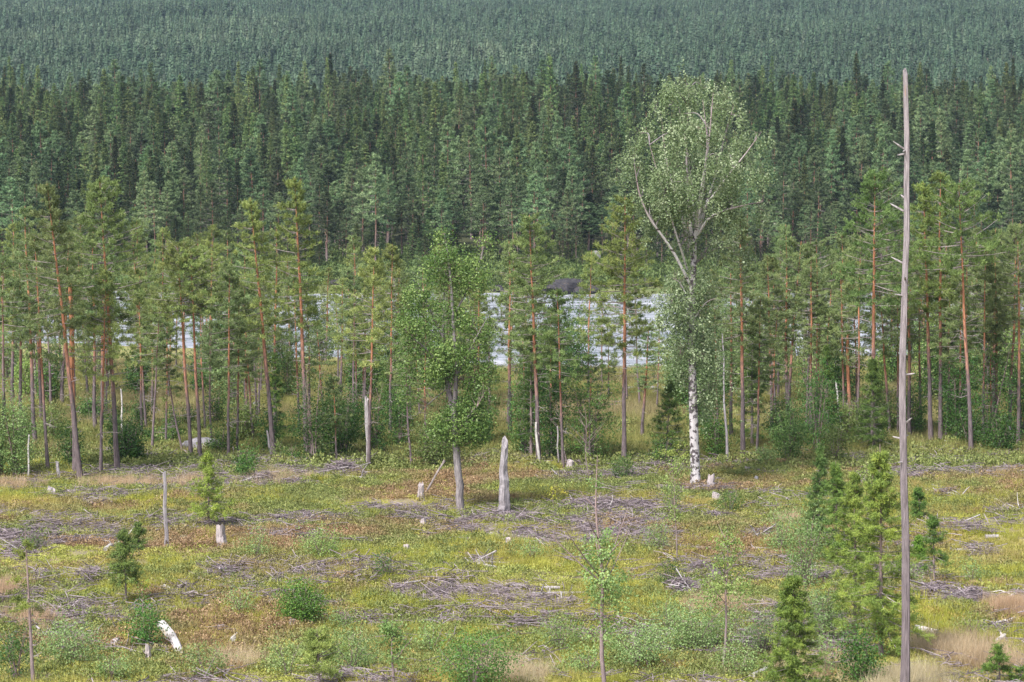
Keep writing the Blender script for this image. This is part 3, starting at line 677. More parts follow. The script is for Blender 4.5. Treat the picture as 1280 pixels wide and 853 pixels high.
bush(955, 815, 50, 50, 'pale scrub left of the dense young spruce', leaf='sap_leaf', col=(.85, .95, .95), dens=1.1, group=G2, L=.07)
bush(479, 722, 22, 34, 'tiny grey-green sapling bush above the big slash heap', col=(1, 1.1, 1), dens=3, group=G2, L=.06)
bush(400, 700, 60, 40, 'pale low birch scrub on the mossy patch', leaf='sap_leaf', col=(.85, .95, .8), dens=1.1, group=G2, L=.07)
bush(320, 700, 40, 40, 'small pale scrub beside the split stump', leaf='sap_leaf', col=(.85, .95, .85), dens=1.1, group=G2, L=.07)
bush(778, 600, 30, 30, 'small grey-green bush in front of the lone straight pine', col=(1.1, 1.1, 1.1), dens=2, group=G2, L=.07)
bush(912, 640, 32, 26, 'low grey-green bush near the broken stump', col=(1, 1, .9), dens=2, group=G2, L=.06)
bush(1215, 800, 40, 30, 'low yellowish scrub beside the pale log', leaf='sap_leaf', col=(.95, .9, .6), dens=1.5, group=G2, L=.06)
bush(40, 690, 30, 26, 'small green bush beside the grey heap of twigs', col=(1, 1, .9), dens=2, group=G2, L=.06)
bush(665, 700, 34, 26, 'small green scrub on the red heath patch', leaf='sap_leaf', col=(.8, .9, .8), dens=1.5, group=G2, L=.06)
bush(840, 640, 34, 40, 'thin pale scrub beside the upright birch rod', leaf='sap_leaf', col=(.85, .95, .85), dens=1.3, group=G2, L=.06)

for a_ in [(700, 815, 60, 46, 'pale willow tuft left of the tall thin birch'), (735, 845, 60, 40, 'low pale willow at the foot of the tall thin birch'), (925, 845, 60, 44, 'light scrub below the slim birch sapling'),
           (835, 790, 50, 44, 'feathery willow above the spreading scrub'), (915, 790, 40, 36, 'small willow tuft right of the slim birch sapling'), (1030, 845, 44, 56, 'light birch tuft between dense spruce and leafy bush'),
           (975, 690, 44, 52, 'thin pale birch tuft on the heath left of the birch bush'), (820, 690, 40, 36, 'grey-green willow tuft below the upright birch rod'), (540, 815, 50, 34, 'low pale scrub above the wide willow bush'),
           (300, 770, 40, 40, 'thin pale birch tuft left of the dense green bush'), (140, 850, 50, 40, 'pale scrub below the low round stump'), (1140, 735, 30, 30, 'light green tuft by the tangled slash'),
           (430, 790, 40, 34, 'light willow tuft right of the dense green bush'), (1215, 730, 36, 28, 'grey-green tuft beside the tangled slash')]:
    bush(*a_[:4], a_[4], leaf='sap_leaf', col=(.85, .97, .9), dens=1.1, group=G2, L=.065)
def sapling(px, by, tx, ty, label, lobes, leaf='sap_leaf', col=NT, r=.035, L=.085, nl=22, name='birch_sapling', cat='sapling', side=8):
    SEED[0] += 1; rg = np.random.default_rng(SEED[0]); p, k, Lc = locals_(px, by, None, rg)
    mid = [((px * (1 - f) + tx * f) + rg.normal() * 2.0, by + (ty - by) * f) for f in (0, .25, .5, .75, 1)]
    mid[0] = (px, by + 4)
    limbs = [limb(Lc, mid, [r, r * .8, r * .6, r * .4, r * .12], [0, 0, 0, 0, 0])]
    H = by - ty
    for i in range(side):
        f = rg.uniform(.35, .9); a = rg.uniform(0, 6.28); ln = (1.05 - f) * H / k * rg.uniform(.25, .5)
        b0 = Lc((px + (tx - px) * f, by + (ty - by) * f)); d = np.array([math.cos(a), math.sin(a), .9])
        limbs.append((np.array([b0, b0 + d * ln * .5, b0 + d * ln + [0, 0, .1]]), np.array([r * .35, r * .25, r * .08])))
    c = np.concatenate([E(Lc, k, (x, y), rx, ry, rx / k * .8, n_, rg) for x, y, rx, ry, n_ in lobes])
    tr, cr = broadleaf(SEED[0], limbs, c, .13, nl, L, L * .75, csd=.2, tw_r=.006)
    return thing(name, label, cat, (p[0], p[1], p[2]), 'young trees in the clearing',
                 [('trunk', tr.mesh('sapling_trunk', M['sap_bark'], True)), ('foliage', cr.mesh('sapling_leaves', [M[leaf], M['sap_bark']]))], color=col)
sapling(756, 862, 746, 566, 'tall thin birch with bare top and leafy middle', [(756, 720, 30, 45, 55), (748, 680, 20, 30, 20), (756, 790, 26, 30, 22), (770, 745, 22, 20, 14), (745, 600, 6, 14, 3)], col=(.8, .95, .85), r=.075)
sapling(904, 832, 908, 650, 'slim birch sapling with light green leaves and clear stem', [(905, 725, 34, 28, 46), (908, 680, 18, 24, 22), (885, 745, 18, 10, 8), (930, 740, 16, 12, 8)], col=(.95, 1.0, .8), r=.05)
sapling(846, 703, 842, 575, 'upright thin birch rod with few leaves', [(842, 605, 14, 22, 14), (850, 580, 18, 14, 12), (838, 640, 12, 18, 8)], col=(.95, 1, .8), r=.035)
sapling(494, 866, 490, 768, 'short birch sapling with crooked stem beside the willow bush', [(490, 790, 14, 18, 24), (496, 820, 16, 18, 14)], col=(.8, .95, .8), r=.05)
sapling(1075, 700, 1096, 560, 'yellow-green leafy birch sapling behind the tallest young spruce', [(1095, 590, 18, 26, 26), (1080, 600, 14, 20, 14)], col=(1, 1, .75), r=.045)
sapling(710, 582, 694, 500, 'pale dead-looking shrub stem by the alder thicket', [(700, 560, 8, 10, 3)], r=.035)
sapling(738, 600, 730, 500, 'bare grey twiggy shrub in front of the alder thicket', [(735, 560, 10, 10, 3)], r=.035, side=16)
sapling(833, 598, 858, 560, 'small yellow-leaved birch by the foot of the old birch', [(838, 568, 20, 12, 18), (858, 560, 14, 12, 12)], col=(1.1, 1.05, .7), r=.025)
sapling(695, 640, 694, 600, 'tiny sapling with yellow leaves near the slash', [(695, 612, 14, 7, 6)], col=(1.6, 1.2, .5), r=.015)

# ------------------------------------------------------------------ young spruces in the clearing
def young_spruce(px, by, tx, ty, wpx, label, col=NT, cb=.1, nbr=6, gap=.1, whorl=None, ntw=6, seed=None, dens=1.0, kind='spruce', cat='spruce', name='young_spruce'):
    SEED[0] += 1; p = gp(px, by); k = ppm(p[1]); H = (by - ty) / k; R = wpx / k / 2
    parts = conifer_meshes('yspruce', 'spruce_leaf' if kind == 'spruce' else 'pine_leaf', 'sap_bark', seed=seed or SEED[0], H=H, cb=cb, R=R, kind=kind, r0=.02 + .009 * H,
                           whorl=whorl or max(.16, H * .058), nbr=nbr, ntw=ntw + 1, ntuft=int(5 * dens), nbl=6, bl=.10 + .012 * H, bw=.02, lowdead=10 if H > 3 else 4, gap=gap + .2, sides=7)
    return thing(name, label, cat, (p[0], p[1], p[2]), 'young conifers in the clearing', parts, rot=(0, math.atan2(tx - px, by - ty), 0), color=col)
young_spruce(262, 664, 260, 564, 62, 'yellow-green young spruce with tiered open branches beside the split stump', (1.5, 1.4, .9), .2, 6, .1, seed=301)
young_spruce(158, 757, 155, 658, 48, 'slim dark young spruce with bare lower stem', (.8, .85, .8), .33, 6, .1)
young_spruce(42, 858, 34, 655, 60, 'nearly bare thin spruce with a few yellow-green branches', (1.25, 1.15, .8), .5, 4, .55)
young_spruce(1101, 822, 1098, 552, 118, 'tallest young spruce with yellow-green needles next to the tall pole', (1.35, 1.3, .95), .13, 7, .02, dens=1.6)
young_spruce(1069, 800, 1066, 592, 112, 'young spruce with thick grey stem beside the tallest young spruce', (1.25, 1.25, .9), .18, 7, .04, dens=1.5)
young_spruce(1046, 705, 1044, 575, 66, 'dark green young spruce behind the yellow-green ones', (.85, 1.0, .75), .12, 7, .05)
young_spruce(1022, 688, 1024, 552, 40, 'slim bluish dark young spruce behind the birch bush', (.7, .85, .85), .12, 6, .12)
young_spruce(996, 872, 990, 712, 100, 'dense light green young spruce with hanging twigs', (1.3, 1.3, .95), .05, 7, .02, dens=1.4)
young_spruce(1168, 730, 1165, 642, 46, 'small dark spruce with open tiers right of the tall pole', (.62, .8, .6), .3, 5, .2)
young_spruce(1150, 655, 1147, 606, 28, 'tiny dark spruce just behind the tall pole', (.65, .85, .65), .1, 6, .1)
young_spruce(1150, 705, 1148, 668, 24, 'little bright green spruce at the foot of the tall pole\'s right side', (1, 1.25, .7), .05, 6, .1)
young_spruce(1250, 862, 1247, 802, 50, 'small dark spruce with flat tiers in the pale grass', (.75, .95, .65), .2, 5, .2)
young_spruce(1276, 862, 1275, 830, 36, 'lowest little spruce beside the flat-tiered spruce', (.75, .95, .65), .1, 5, .2)
young_spruce(400, 866, 396, 782, 62, 'soft yellow-green young pine with bushy top', (1.3, 1.25, .9), .3, 6, .1, kind='pine', cat='pine', name='young_pine')
young_spruce(173, 690, 173, 648, 22, 'tiny grey-green conifer beside the diagonal log', (.9, .95, .9), .1, 5, .2)
young_spruce(1092, 568, 1090, 446, 56, 'leafy young spruce at the forest edge in front of the stout red pine', (.75, .85, .7), .08, 7, .08, dens=1.2, name='spruce_tree')
young_spruce(832, 576, 838, 476, 62, 'dark spruce near the birch with low spreading branches', (.6, .72, .55), .05, 7, .06, dens=1.3, name='spruce_tree')
young_spruce(1036, 560, 1032, 430, 40, 'dark narrow spruce among the stems behind the dark bush', (.6, .72, .6), .1, 6, .1, name='spruce_tree')
young_spruce(940, 565, 938, 395, 46, 'tall dark spruce beside the mossy mound', (.65, .78, .62), .12, 6, .1, name='spruce_tree')
young_spruce(346, 560, 344, 440, 34, 'dark narrow spruce between the red pine stems', (.65, .78, .62), .1, 6, .1, name='spruce_tree')
young_spruce(664, 575, 664, 400, 44, 'dark spruce crowding the deep-crowned pine', (.62, .75, .62), .15, 6, .12, name='spruce_tree')
young_spruce(612, 556, 612, 395, 36, 'grey-green spruce in the gap right of the aspen', (.95, 1, .95), .2, 5, .2, name='spruce_tree')

# ------------------------------------------------------------------ dead wood: pole, snags, stumps, logs, slash
def snag(px, by, tx, ty, rb_, rt, label, name='snag', cat='snag', mat='dead_wood', seed=1, stubs=0, jag=.5, sides=12, rings=14):
    rg = np.random.default_rng(seed); p, k, Lc = locals_(px, by, None, rg)
    A, B = Lc((px, by)), Lc((tx, ty)); f = np.linspace(0, 1, rings)
    P = A + (B - A) * f[:, None]; P[0, 2] = -.25; P[:, 0] += np.sin(f * math.pi * (2 + seed % 2)) * .015 * (B[2] - A[2]) ** .5; P[1:, :2] += rg.normal(size=(rings - 1, 2)) * rb_ * .05
    R = rb_ + (rt - rb_) * f; R[0] *= 1.25; R[1] *= 1.08
    mb = MB(); mb.tubes(P, R, sides, cap=True)
    V = mb.V[0].reshape(rings, sides, 3)
    V += (rg.normal(size=(1, sides, 3)) * .10 + rg.normal(size=(rings, sides, 3)) * .03) * R[:, None, None] * np.array([1, 1, 0])
    V[-1, :, 2] += np.abs(np.sin(np.arange(sides) * math.pi / sides + rg.uniform(0, 3))) * jag + rg.normal(size=sides) * jag * .25
    V[-1, :, 2] = np.maximum(V[-1, :, 2], V[-2, :, 2] + .02)
    parts = [('stem', mb.mesh('snag_stem', M[mat]))]
    if stubs:
        sb = MB(); z = rg.uniform(.3, .96, stubs); a = rg.uniform(0, 6.28, stubs); base = A + (B - A) * z[:, None]
        rr = rb_ + (rt - rb_) * z; d = np.stack([np.cos(a), np.sin(a), rg.uniform(-.2, .7, stubs)], -1); Ls = rg.uniform(.08, .34, stubs) + rr
        p0 = base + d * rr[:, None] * .5
        for q in range(stubs):
            sb = MB(); sb.tubes(np.stack([p0[q], p0[q] + d[q] * Ls[q] * .6, p0[q] + d[q] * Ls[q]]), np.array([.035, .026, .012]), 5, cap=True)
            parts.append(('branch_stub', sb.mesh('branch_stub', M['log_wood'])))
    return thing(name, label, cat, p, 'stumps in the clearing' if name == 'stump' else 'standing dead stems', parts)
snag(528, 622, 556, 576, .055, .045, 'leaning dead stick rising from the short grey stump', mat='twig', seed=18, jag=.05)
snag(1130, 872, 1125, 92, .132, .072, 'tall bare branchless dead pole rising from the clearing', 'dead_pole', 'dead tree', 'pole_wood', 3, 14, .22, 12, 24)
snag(630, 644, 631, 562, .29, .15, 'thick pointed grey snag right of the aspen', seed=4, jag=.5)
snag(208, 684, 206, 592, .085, .06, 'slim grey post-like dead stem standing in the clearing', seed=5, jag=.12)
snag(74, 600, 72, 579, .09, .08, 'short grey post at the forest edge', seed=6, jag=.1)
snag(94, 592, 90, 362, .14, .10, 'broken reddish pine stem with no crown', mat='pine_bark', seed=7, jag=.3, stubs=6)
snag(461, 584, 459, 502, .125, .10, 'bare pale foot of a stem stripped of bark beside the brushwood heap', mat='log_wood', seed=8, jag=.3)
snag(909, 578, 902, 418, .075, .03, 'bare grey stem without branches near the birch', seed=9, jag=.1)
snag(1062, 548, 1059, 418, .12, .10, 'thin reddish broken-topped stem behind the young spruces', mat='pine_bark', seed=10, jag=.2)
snag(154, 572, 152, 488, .05, .04, 'thin white dead stem among the pines', mat='pale_wood', seed=11, jag=.1)
snag(35, 600, 37, 545, .05, .04, 'thin white birch stem in the pale thicket', mat='pale_wood', seed=12, jag=.1)
snag(1053, 552, 1044, 478, .055, .05, 'leaning white dead birch stem behind the dark bush', mat='pale_wood', seed=13, jag=.1)
snag(1270, 560, 1256, 520, .08, .06, 'leaning pale stem at the edge of the shady thicket', mat='pale_wood', seed=14, jag=.1)
snag(340, 575, 334, 540, .06, .05, 'leaning grey stem beside the slim dark bush', seed=15, jag=.1)
snag(674, 583, 670, 530, .08, .06, 'pale leaning foot stem beside the dark bush', mat='pale_wood', seed=16, jag=.1)
snag(698, 582, 697, 535, .05, .045, 'short pale thin stem between the thickets', mat='log_wood', seed=17, jag=.1)
for i, (x, y, w, h, lb) in enumerate([(277, 684, 14, 26, 'split grey stump with two prongs by the tiered young spruce'), (526, 625, 9, 19, 'short grey stump at the end of the leaning dead stick'),
     (529, 661, 8, 14, 'small hollow grey stump in the moss left of the aspen'), (890, 611, 11, 17, 'dark weathered stump beside the birch trunk'), (896, 627, 13, 10, 'splayed root stump near the birch'),
     (712, 589, 10, 13, 'small dark stump in front of the alder thicket'), (145, 810, 14, 11, 'low round stump beside the bright green bush'), (508, 690, 10, 8, 'low stump in the heath below the hollow stump'),
     (64, 622, 12, 11, 'low weathered stump by the tan grass at the forest edge'), (636, 682, 9, 9, 'small dark stump at the end of the grey log'), (185, 825, 8, 18, 'thin grey broken stump beside the white weathered log'),
     (365, 783, 9, 9, 'tiny pale stump under the dense green bush'), (935, 592, 8, 8, 'small stump beside the white stone')]):
    p = gp(x, y); k = ppm(p[1])
    snag(x, y, x + (i % 3 - 1), y - h * .8, w / k / 2, w / k / 2 * .8, lb, 'stump', 'stump', 'stump', 30 + i, 0, h / k * .3, 12, 6)

def log(x1, y1, x2, y2, r, label, mat='log_wood', bend=.1, stubs=3, seed=1, lift=0., lift2=None, name='fallen_log', cat='log'):
    rg = np.random.default_rng(seed * 7 + 3); A, B = gp(x1, y1), gp(x2, y2); k = 9; f = np.linspace(0, 1, k)
    lift2 = lift if lift2 is None else lift2
    P = A + (B - A) * f[:, None]; d = norm(B - A); sd = np.array([-d[1], d[0], 0]); ln = np.linalg.norm(B - A)
    bend = bend if ln > 2.2 else 0
    P += sd * (np.sin(f * math.pi) * bend * ln * .3)[:, None]
    g_ = terr(P[:, 0], P[:, 1]); P[:, 2] = np.maximum(g_ + r * .75 , np.linspace(g_[0], g_[-1], k) + r * .75) + np.linspace(lift, lift2, k)
    O = P[0].copy(); O[2] = tz(O[0], O[1])
    P = P - O; R = r * np.linspace(1, .6, k) * (1 + rg.normal(size=k) * .06)
    mb = MB(); mb.tubes(P, R, 9, cap=True)
    parts = [('stem', mb.mesh('log_stem', M[mat]))]
    stubs = min(stubs, int(ln / .9))
    if stubs:
        sb = MB(); j = rg.integers(2, k, stubs); dd = rg.normal(size=(stubs, 3)); dd[:, 2] = np.abs(dd[:, 2]) + .3; dd = norm(dd)
        Ls = rg.uniform(.3, .9, stubs)
        for q in range(stubs):
            sb = MB(); sb.tubes(np.stack([P[j[q]], P[j[q]] + dd[q] * Ls[q] * .6, P[j[q]] + dd[q] * Ls[q] + rg.normal(size=3) * .1]), np.array([r * .35, r * .25, r * .1]), 4, cap=True)
            parts.append(('side_branch', sb.mesh('side_branch', M[mat])))
    return thing(name, label, cat, O, 'dead wood lying in the clearing', parts)
logs = [
 (612, 671, 676, 679, .11, 'long grey log lying left of the red heath patch', 'log_wood'), (600, 737, 700, 738, .10, 'long pale log beside the big slash heap', 'log_wood'),
 (640, 746, 735, 744, .09, 'second pale log just below the long one at the slash heap', 'log_wood'), (870, 688, 968, 688, .09, 'straight dark log behind the slim birch sapling', 'twig'),
 (928, 677, 955, 668, .12, 'short forked grey log with upright branches', 'log_wood'), (946, 668, 972, 664, .11, 'broken log end with orange wood beside the forked log', 'stump'),
 (1172, 617, 1216, 626, .10, 'curved bleached branch on the right of the clearing', 'pale_wood'), (1240, 622, 1275, 640, .08, 'bleached branch lying beside the curved one', 'pale_wood'),
 (1134, 690, 1160, 681, .13, 'short bleached log by the little bright spruce', 'pale_wood'), (1188, 690, 1228, 692, .10, 'lower of two parallel grey logs', 'log_wood'),
 (1190, 684, 1226, 684, .08, 'upper of two parallel grey logs', 'log_wood'), (1232, 675, 1248, 674, .13, 'short thick grey log piece beside the parallel logs', 'log_wood'),
 (1145, 792, 1172, 796, .17, 'thick white log end in the dry grass', 'pale_wood'), (1243, 785, 1272, 776, .12, 'white log with splayed end near the orange grass', 'pale_wood'),
 (1245, 808, 1256, 798, .12, 'short white branch stub above the flat-tiered spruce', 'pale_wood'), (132, 689, 166, 675, .09, 'pale diagonal log in the yellow grass', 'pale_wood'),
 (40, 712, 140, 730, .05, 'thin grey branch across the twig heap', 'log_wood'), (202, 787, 225, 822, .2, 'white weathered log lying beside the bright green bush', 'pale_wood'),
 (205, 735, 221, 742, .08, 'small white stick in the brown heath', 'pale_wood'), (320, 739, 352, 733, .08, 'grey log beside the dense green bush', 'log_wood'),
 (585, 705, 620, 712, .09, 'grey log ends above the slash heap', 'log_wood'), (782, 606, 812, 604, .10, 'grey log with a dark root end', 'log_wood'),
 (1158, 559, 1209, 558, .09, 'thin pale trunk lying along the forest edge', 'pale_wood'), (655, 560, 700, 583, .07, 'dark fallen stem between snag and alder thicket', 'twig'),
 (395, 598, 470, 600, .10, 'long grey log under the brushwood heap', 'log_wood'),
 (940, 850, 958, 838, .12, 'white branch left of the dense young spruce', 'pale_wood'), (1100, 690, 1128, 700, .06, 'thin grey log behind the tall pole', 'log_wood'),
 (1190, 735, 1212, 741, .06, 'grey branch through the tangled slash', 'log_wood'), (1262, 752, 1273, 738, .10, 'upright-lying white log by the orange grass', 'pale_wood'),
 (290, 806, 296, 796, .12, 'small white log end in the low scrub', 'pale_wood'), (470, 690, 520, 688, .05, 'thin dark stick in the heath', 'twig'),
 (735, 628, 760, 640, .06, 'pale stick in the long slash bed', 'pale_wood'), (820, 652, 850, 648, .06, 'grey branch below the birch', 'log_wood'),
]
for i, a in enumerate(logs):
    log(*a[:5], a[5], a[6], seed=i, bend=[.1, -.15, .05][i % 3], stubs=[3, 0, 5, 2][i % 4], lift2=(1.4 if 'leaning' in a[5] else None))

def slash(px, py, wpx, dep, hgt, n, label, seed, col='brush', nb=7, L=1.1):
    rg = np.random.default_rng(seed + 500); p = gp(px, py); k = ppm(p[1]); W_ = wpx / k / 2.5; n = int(n * .85); hgt *= .65; nb = max(2, nb // 2)
    def sticks(n, L, r):
        x = rg.normal(size=n) * W_ * .5; y = rg.normal(size=n) * dep * .5
        e = np.exp(-((x / W_) ** 2 + (y / dep) ** 2) * 1.6)
        z = terr(x + p[0], y + p[1]) - p[2] + .03 + rg.random(n) * hgt * e
        a = rg.uniform(0, 6.28, n); l_ = L * rg.uniform(.4, 1.3, n) / 2
        d = np.stack([np.cos(a), np.sin(a) * .7, rg.normal(size=n) * .22], -1) * l_[:, None]
        c = np.stack([x, y, z], -1); mid = c + rg.normal(size=(n, 3)) * .08
        return np.stack([c - d, mid, c + d], 1), np.broadcast_to(r, (n,))[:, None] * np.array([1, .8, .4])
    mb = MB(); P, R = sticks(n, L, rg.uniform(.010, .024, n)); mb.tubes(P, R, 3, tint=rg.random(n))
    e = thing('brushwood_heap', label, 'brushwood', p, 'slash heaps in the clearing', [])
    o = put('twigs', mb.mesh('twigs', M[col]), e); o['kind'] = 'stuff'
    for i in range(nb):
        b_ = MB(); P, R = sticks(1, L * 2., rg.uniform(.02, .04)); b_.tubes(P, R, 6, cap=True, tint=rg.random(1)); put('branch', b_.mesh('branch', M['log_wood']), e)
    return e
slash(428, 592, 60, 1.6, 1.1, 420, 'high brushwood heap at the forest edge', 1)
slash(330, 604, 46, 1.4, .8, 240, 'dark slash heap with a white-tipped stick', 2)
slash(368, 606, 60, 1.2, .35, 180, 'low slash spread between the two heaps', 3)
slash(560, 750, 150, 2.2, .5, 900, 'biggest bed of grey slash stretching across the heath', 4, nb=12)
slash(500, 744, 40, 1.2, .55, 260, 'pinkish twig mound at the end of the biggest slash bed', 5)
slash(112, 722, 52, 1.4, .45, 360, 'grey heap of twigs near the slim dark young spruce', 6)
slash(30, 690, 60, 2.2, .6, 380, 'twig heap around the small green bush', 7)
slash(50, 722, 80, 1.8, .3, 300, 'thin spread of twigs below the twig heap', 8)
slash(285, 718, 60, 1.1, .4, 260, 'brown root-and-twig ridge in the heath', 9)
slash(230, 742, 70, 1.2, .3, 220, 'low twigs left of the brown ridge', 10)
slash(375, 722, 36, 1.0, .4, 160, 'dark root heap above the dense green bush', 11)
slash(740, 634, 130, 2.2, .35, 620, 'long bed of grey slash in front of the alder thicket', 12, nb=10)
slash(660, 674, 90, 1.5, .25, 380, 'grey slash bed around the long grey log', 13)
slash(790, 675, 90, 1.6, .35, 420, 'grey slash bed behind the tall thin birch', 14)
slash(893, 648, 40, .9, .35, 240, 'reddish brown twig heap in the green heath', 15)
slash(1170, 745, 80, 1.5, .7, 420, 'tangled bleached slash above the dry grass', 16, 'brush', 12)
slash(1215, 748, 50, 1.2, .5, 240, 'bleached slash running up to the orange grass', 17)
slash(1200, 662, 52, 1.4, .4, 300, 'pale slash heap below the curved bleached branch', 18)
slash(1185, 618, 50, 1.2, .3, 220, 'slash under the curved bleached branch', 19)
slash(1090, 606, 44, 1.2, .4, 220, 'slash heap behind the dark young spruces', 20)
slash(1225, 690, 60, 1.4, .3, 260, 'slash spread around the parallel logs', 21)
slash(950, 672, 60, 1.3, .4, 220, 'slash around the forked grey log', 22)
slash(855, 742, 36, .8, .9, 320, 'uprooted root plate with white sticks beside the round bush', 23)
slash(1250, 790, 60, 1.3, .3, 200, 'broken sticks around the white splayed log', 24)
slash(380, 760, 40, 1.2, .3, 140, 'sticks under the dense green bush', 25)
slash(690, 755, 110, 1.6, .25, 380, 'flat slash below the two pale logs', 26)
slash(195, 615, 60, 1.6, .25, 200, 'thin slash at the forest edge by the tan grass', 27)
slash(250, 618, 60, 1.4, .25, 180, 'thin slash behind the tiered young spruce', 28)
slash(120, 630, 60, 1.6, .25, 200, 'slash spread near the low weathered stump', 29)
slash(600, 705, 60, 1.2, .3, 220, 'brown slash around the grey log ends', 30)
slash(60, 800, 60, 1.2, .3, 160, 'dead twigs at the foot of the nearly bare spruce', 31)
slash(700, 600, 60, 1.4, .3, 200, 'dark slash near the small dark stump', 32)
slash(1255, 640, 60, 1.5, .25, 220, 'thin slash near the bleached branches', 33)
slash(430, 700, 40, 1.0, .25, 120, 'dark twigs and roots in the mossy patch', 34)

# ------------------------------------------------------------------ boulders
def rock(px, by, w, h, label, mat, seed=1, depth=.8, Y=None, name='boulder'):
    rg = np.random.default_rng(seed)
    if Y is None: p = gp(px, by)
    else:
        p = at(px, by, Y); p[2] = max(tz(p[0], p[1]), WATER_Z)
    k = ppm(p[1]); W_, Hh = w / k / 2, h / k
    nu, nv = 22, 12; th = np.linspace(0, 2 * math.pi, nu, endpoint=False); ph = np.linspace(.02, math.pi - .02, nv)
    d = np.stack([np.sin(ph)[:, None] * np.cos(th), np.sin(ph)[:, None] * np.sin(th), np.cos(ph)[:, None] * np.ones(nu)], -1)
    dd = d * (np.abs(d).sum(-1, keepdims=True) ** -.35) * 1.2
    for _ in range(14):   # facets
        nrm = norm(rg.normal(size=3) + [0, 0, .2]); cut = rg.uniform(.72, .95); q = dd @ nrm; dd = dd - np.clip(q - cut, 0, None)[..., None] * nrm
    dd = dd + rg.normal(size=dd.shape) * .018
    V = dd * np.array([W_, W_ * depth, Hh * .85]) + np.array([0, 0, Hh * .12])
    i = np.arange(nu * nv).reshape(nv, nu); j = np.roll(i, -1, 1)
    mb = MB(); mb.add(V.reshape(-1, 3), quad=np.stack([i[:-1], i[1:], j[1:], j[:-1]], -1))
    o = put(name, mb.mesh(name, M[mat], False), None, p); return tag(o, label, 'boulder', 'boulders by the river')
rock(252, 566, 56, 22, 'large grey boulder among the pine stems', 'rock_pale', 1)
rock(207, 556, 24, 12, 'smaller grey rock left of the large boulder', 'rock_pale', 2)
rock(218, 563, 16, 9, 'low grey rock at the foot of the large boulder', 'rock_pale', 3)
rock(580, 520, 14, 8, 'small grey stone behind the aspen', 'rock_pale', 4)
rock(607, 580, 9, 7, 'small round stone left of the pointed snag', 'rock_pale', 5)
rock(945, 602, 7, 8, 'small white stone in the clearing near the birch', 'pale_stone' if 'pale_stone' in M else 'rock_pale', 6)
for i, (x, y, w, h) in enumerate([(788, 489, 20, 6), (803, 487, 22, 8), (818, 490, 18, 7), (833, 488, 16, 6)]):
    rock(x, y, w, h, 'pale grey rock of the flat rock ledge on the meadow', 'rock_pale', 10 + i)
for i, (x, y, w, h) in enumerate([(738, 443, 22, 10), (752, 446, 18, 8), (290, 512, 20, 8), (320, 508, 14, 6), (30, 515, 20, 7), (560, 455, 16, 8), (900, 470, 22, 9), (960, 452, 22, 8), (430, 452, 20, 8)]):
    rock(x, y, w, h, 'grey rock on the near riverbank between the trees', 'rock_pale' if i > 1 else 'rock_dark', 20 + i)
rock(704, 353, 74, 15, 'big flat dark boulder at the far water\'s edge', 'rock_dark', 41, Y=386)
rock(730, 354, 40, 11, 'dark boulder leaning against the big flat one across the river', 'rock_dark', 42, Y=384.5)
rock(744, 319, 14, 13, 'pinkish grey boulder on the far bank under the forest', 'rock_pale', 43, Y=432)
for i, (x, y, w, h) in enumerate([(805, 352, 24, 10), (790, 354, 16, 6), (748, 354, 14, 6), (642, 348, 22, 10), (622, 352, 20, 8), (660, 350, 18, 8), (600, 350, 22, 10), (570, 353, 18, 7), (540, 352, 26, 10),
     (515, 354, 18, 7), (495, 350, 20, 8), (470, 354, 16, 6), (445, 352, 20, 8), (420, 354, 20, 7), (395, 352, 16, 7), (830, 352, 18, 8), (860, 353, 20, 8), (340, 353, 20, 8), (300, 352, 18, 7), (905, 353, 22, 8), (260, 353, 18, 7), (960, 352, 20, 8)]):
    rock(x, y, w, h, 'dark rock along the far shoreline', 'rock_dark', 50 + i, Y=387 + (i % 4) * 1.2)

